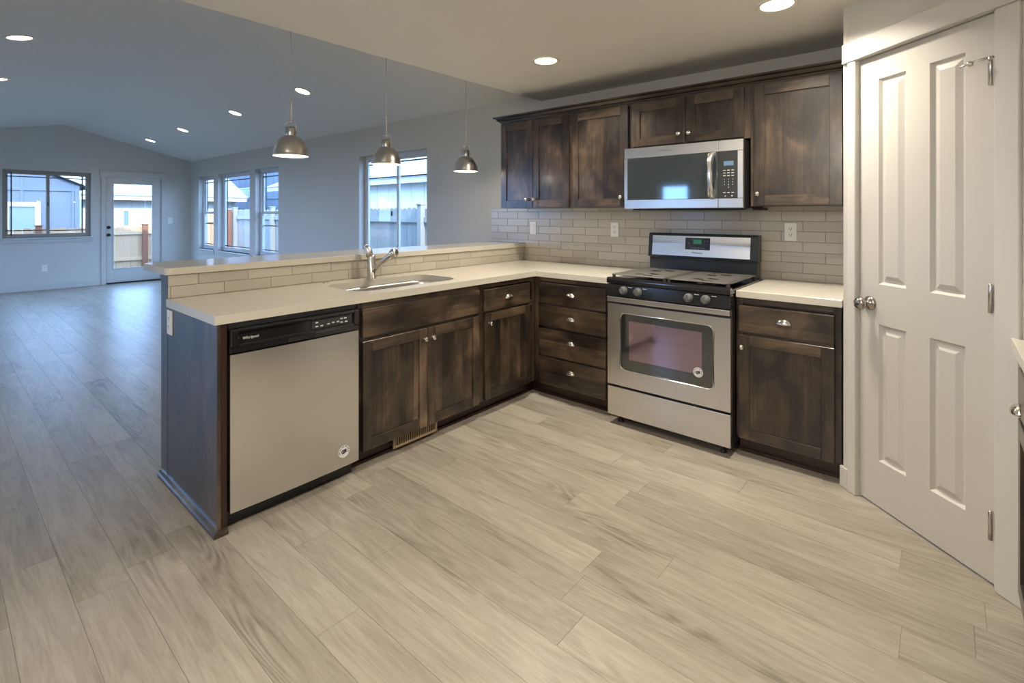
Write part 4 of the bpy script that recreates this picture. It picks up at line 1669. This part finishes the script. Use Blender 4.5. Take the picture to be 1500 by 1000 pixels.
def house_blue(t):
    F = Frame((-18.0, 0, 0), (0, 1), (1, 0))
    b = B(F)
    b.prism([(-5.0, -0.35), (2.72, -0.35), (2.72, 2.10), (-1.14, 3.85), (-5.0, 2.10)], -4.9, 0, plane='uz')
    w = put('wall', b, M['siding_blue'], t)
    b = B(F)
    y = -4.9
    while y < 2.7:
        top = 2.1 + min(y + 5.0, 2.72 - y) * 0.4534
        b.box(y - 0.03, y + 0.03, 0, 0.02, 1.62 if 1.2 < y < 2.0 else -0.3, 1.95)
        b.box(y - 0.03, y + 0.03, 0, 0.02, 2.05, top)
        y += 0.5
    b.box(-5.0, 2.72, 0, 0.028, 1.93, 2.06)
    b.box(2.64, 2.74, 0, 0.03, -0.3, 2.1)
    put('batten', b, M['siding_blue'], w)
    b = B(F)
    b.prism([(-1.14, 3.90), (3.25, 1.91), (3.25, 2.10), (-1.14, 4.09)], -0.02, 0.16, plane='uz')
    b.prism([(-1.14, 3.90), (-5.5, 1.91), (-5.5, 2.10), (-1.14, 4.09)], -0.02, 0.16, plane='uz')
    put('rake_board', b, M['ext_trim'], t)
    b = B(F)
    b.prism([(-1.14, 4.09), (3.30, 2.08), (3.30, 2.14), (-1.14, 4.16), (-5.6, 2.14), (-5.6, 2.08)], -5.1, 0.18, plane='uz')
    put('roof', b, M['shingle'], t)
    b = B(F)
    pane_frame(b, 1.25, 1.955, 0.0, 0.05, 0.80, 1.62, 0.11)
    wf = put('window', b, M['ext_trim'], t)
    b = B(F)
    b.box(1.35, 1.86, 0.004, 0.02, 0.9, 1.52)
    put('pane', b, M['ext_glass'], wf)


gable_house('neighbor_house', 'blue-grey board and batten house beyond the far sliding window', ((-21, 0, -0.35), house_blue))


def eave_house(t, F, u0, u1, wall_top, eave_z, over, slope, run, mat_wall, pitch, depth, windows=(), band=None):
    b = B(F)
    b.box(u0, u1, -depth, 0, -0.35, wall_top)
    w = put('wall', b, mat_wall, t)
    b = B(F)
    u = u0 + 0.1
    while u < u1:
        b.box(u - 0.016, u + 0.016, 0, 0.018, -0.3, wall_top - 0.02)
        u += pitch
    if band:
        b.box(u0, u1, 0, 0.03, band[0], band[1])
    put('batten', b, mat_wall, w)
    b = B(F)
    b.box(u0 - 0.3, u1 + 0.3, over - 0.03, over, eave_z, eave_z + 0.19)
    b.box(u0 - 0.3, u1 + 0.3, -0.02, over - 0.03, eave_z + 0.02, eave_z + 0.06)
    put('fascia', b, M['ext_trim'], t)
    b = B(F)
    b.prism([(over + 0.03, eave_z + 0.19), (over - run, eave_z + 0.19 + slope * run), (over - 2 * run, eave_z + 0.19), (over - 2 * run, eave_z + 0.14), (over - run, eave_z + 0.14 + slope * run), (over + 0.03, eave_z + 0.16)], u0 - 0.35, u1 + 0.35, plane='nz')
    put('roof', b, M['shingle'], t)
    for (a, c, d, e) in windows:
        b = B(F)
        pane_frame(b, a, c, 0.0, 0.04, d, e, 0.06)
        wf = put('window', b, M['ext_trim'], t)
        b = B(F)
        b.box(a + 0.05, c - 0.05, 0.005, 0.02, d + 0.05, e - 0.05)
        put('pane', b, M['ext_glass'], wf)


FB = Frame((-24.0, 0, 0), (0, 1), (1, 0))
gable_house('neighbor_house', 'pale house with grey roof behind the cedar fence', ((-27, 7, -0.35), lambda t: eave_house(t, FB, 3.75, 9.0, 1.86, 1.84, 0.45, 0.42, 4.0, M['siding_cream'], 0.20, 6, [(4.90, 5.17, 0.80, 1.48)])))
FC = Frame((0, 9.5, 0), (1, 0), (0, -1))
gable_house('neighbor_house', 'white house with shingled roof above the grey fence', ((-12, 12, -0.35), lambda t: eave_house(t, FC, -20.5, -4.0, 2.24, 2.21, 0.5, 0.42, 5.0, M['siding_white'], 0.59, 7)))
FD = Frame((0, 10.8, 0), (1, 0), (0, -1))
gable_house('neighbor_house', 'tall blue-grey house beyond the corner of the fences', ((-29, 13, -0.35), lambda t: eave_house(t, FD, -38.0, -21.3, 5.4, 5.4, 0.5, 0.42, 5.0, M['siding_blue'], 0.8, 7, [(-28.6, -26.4, 2.15, 2.65)], (2.02, 2.12))))

# daylight sampling portals in the window openings
def portal(loc, sx, sy, direction):
    li = bpy.data.lights.new('window_portal', 'AREA')
    li.shape = 'RECTANGLE'
    li.size, li.size_y = sx, sy
    li.cycles.is_portal = True
    o = bpy.data.objects.new('window_portal', li)
    o.location = loc
    o.rotation_euler = Vector((-direction[0], -direction[1], -direction[2])).to_track_quat('Z', 'Y').to_euler()
    COL.objects.link(o)


for (a0, a1, z0, z1) in TRIO + [WIN_BIG]:
    portal(((a0 + a1) / 2, YN + 0.17, (z0 + z1) / 2), a1 - a0, z1 - z0, (0, -1, 0))
for (a0, a1, z0, z1) in (WIN_FAR, DOOR_FAR, WIN_ADDED_W):
    portal((XW - 0.15, (a0 + a1) / 2, (z0 + z1) / 2), z1 - z0, a1 - a0, (1, 0, 0))

for (a0, a1, z0, z1) in (WIN_SMALL, WIN_ADDED_S):
    portal(((a0 + a1) / 2, YS - 0.15, (z0 + z1) / 2), a1 - a0, z1 - z0, (0, 1, 0))

for o in sc.objects:
    if '_base' in o:
        del o['_base']
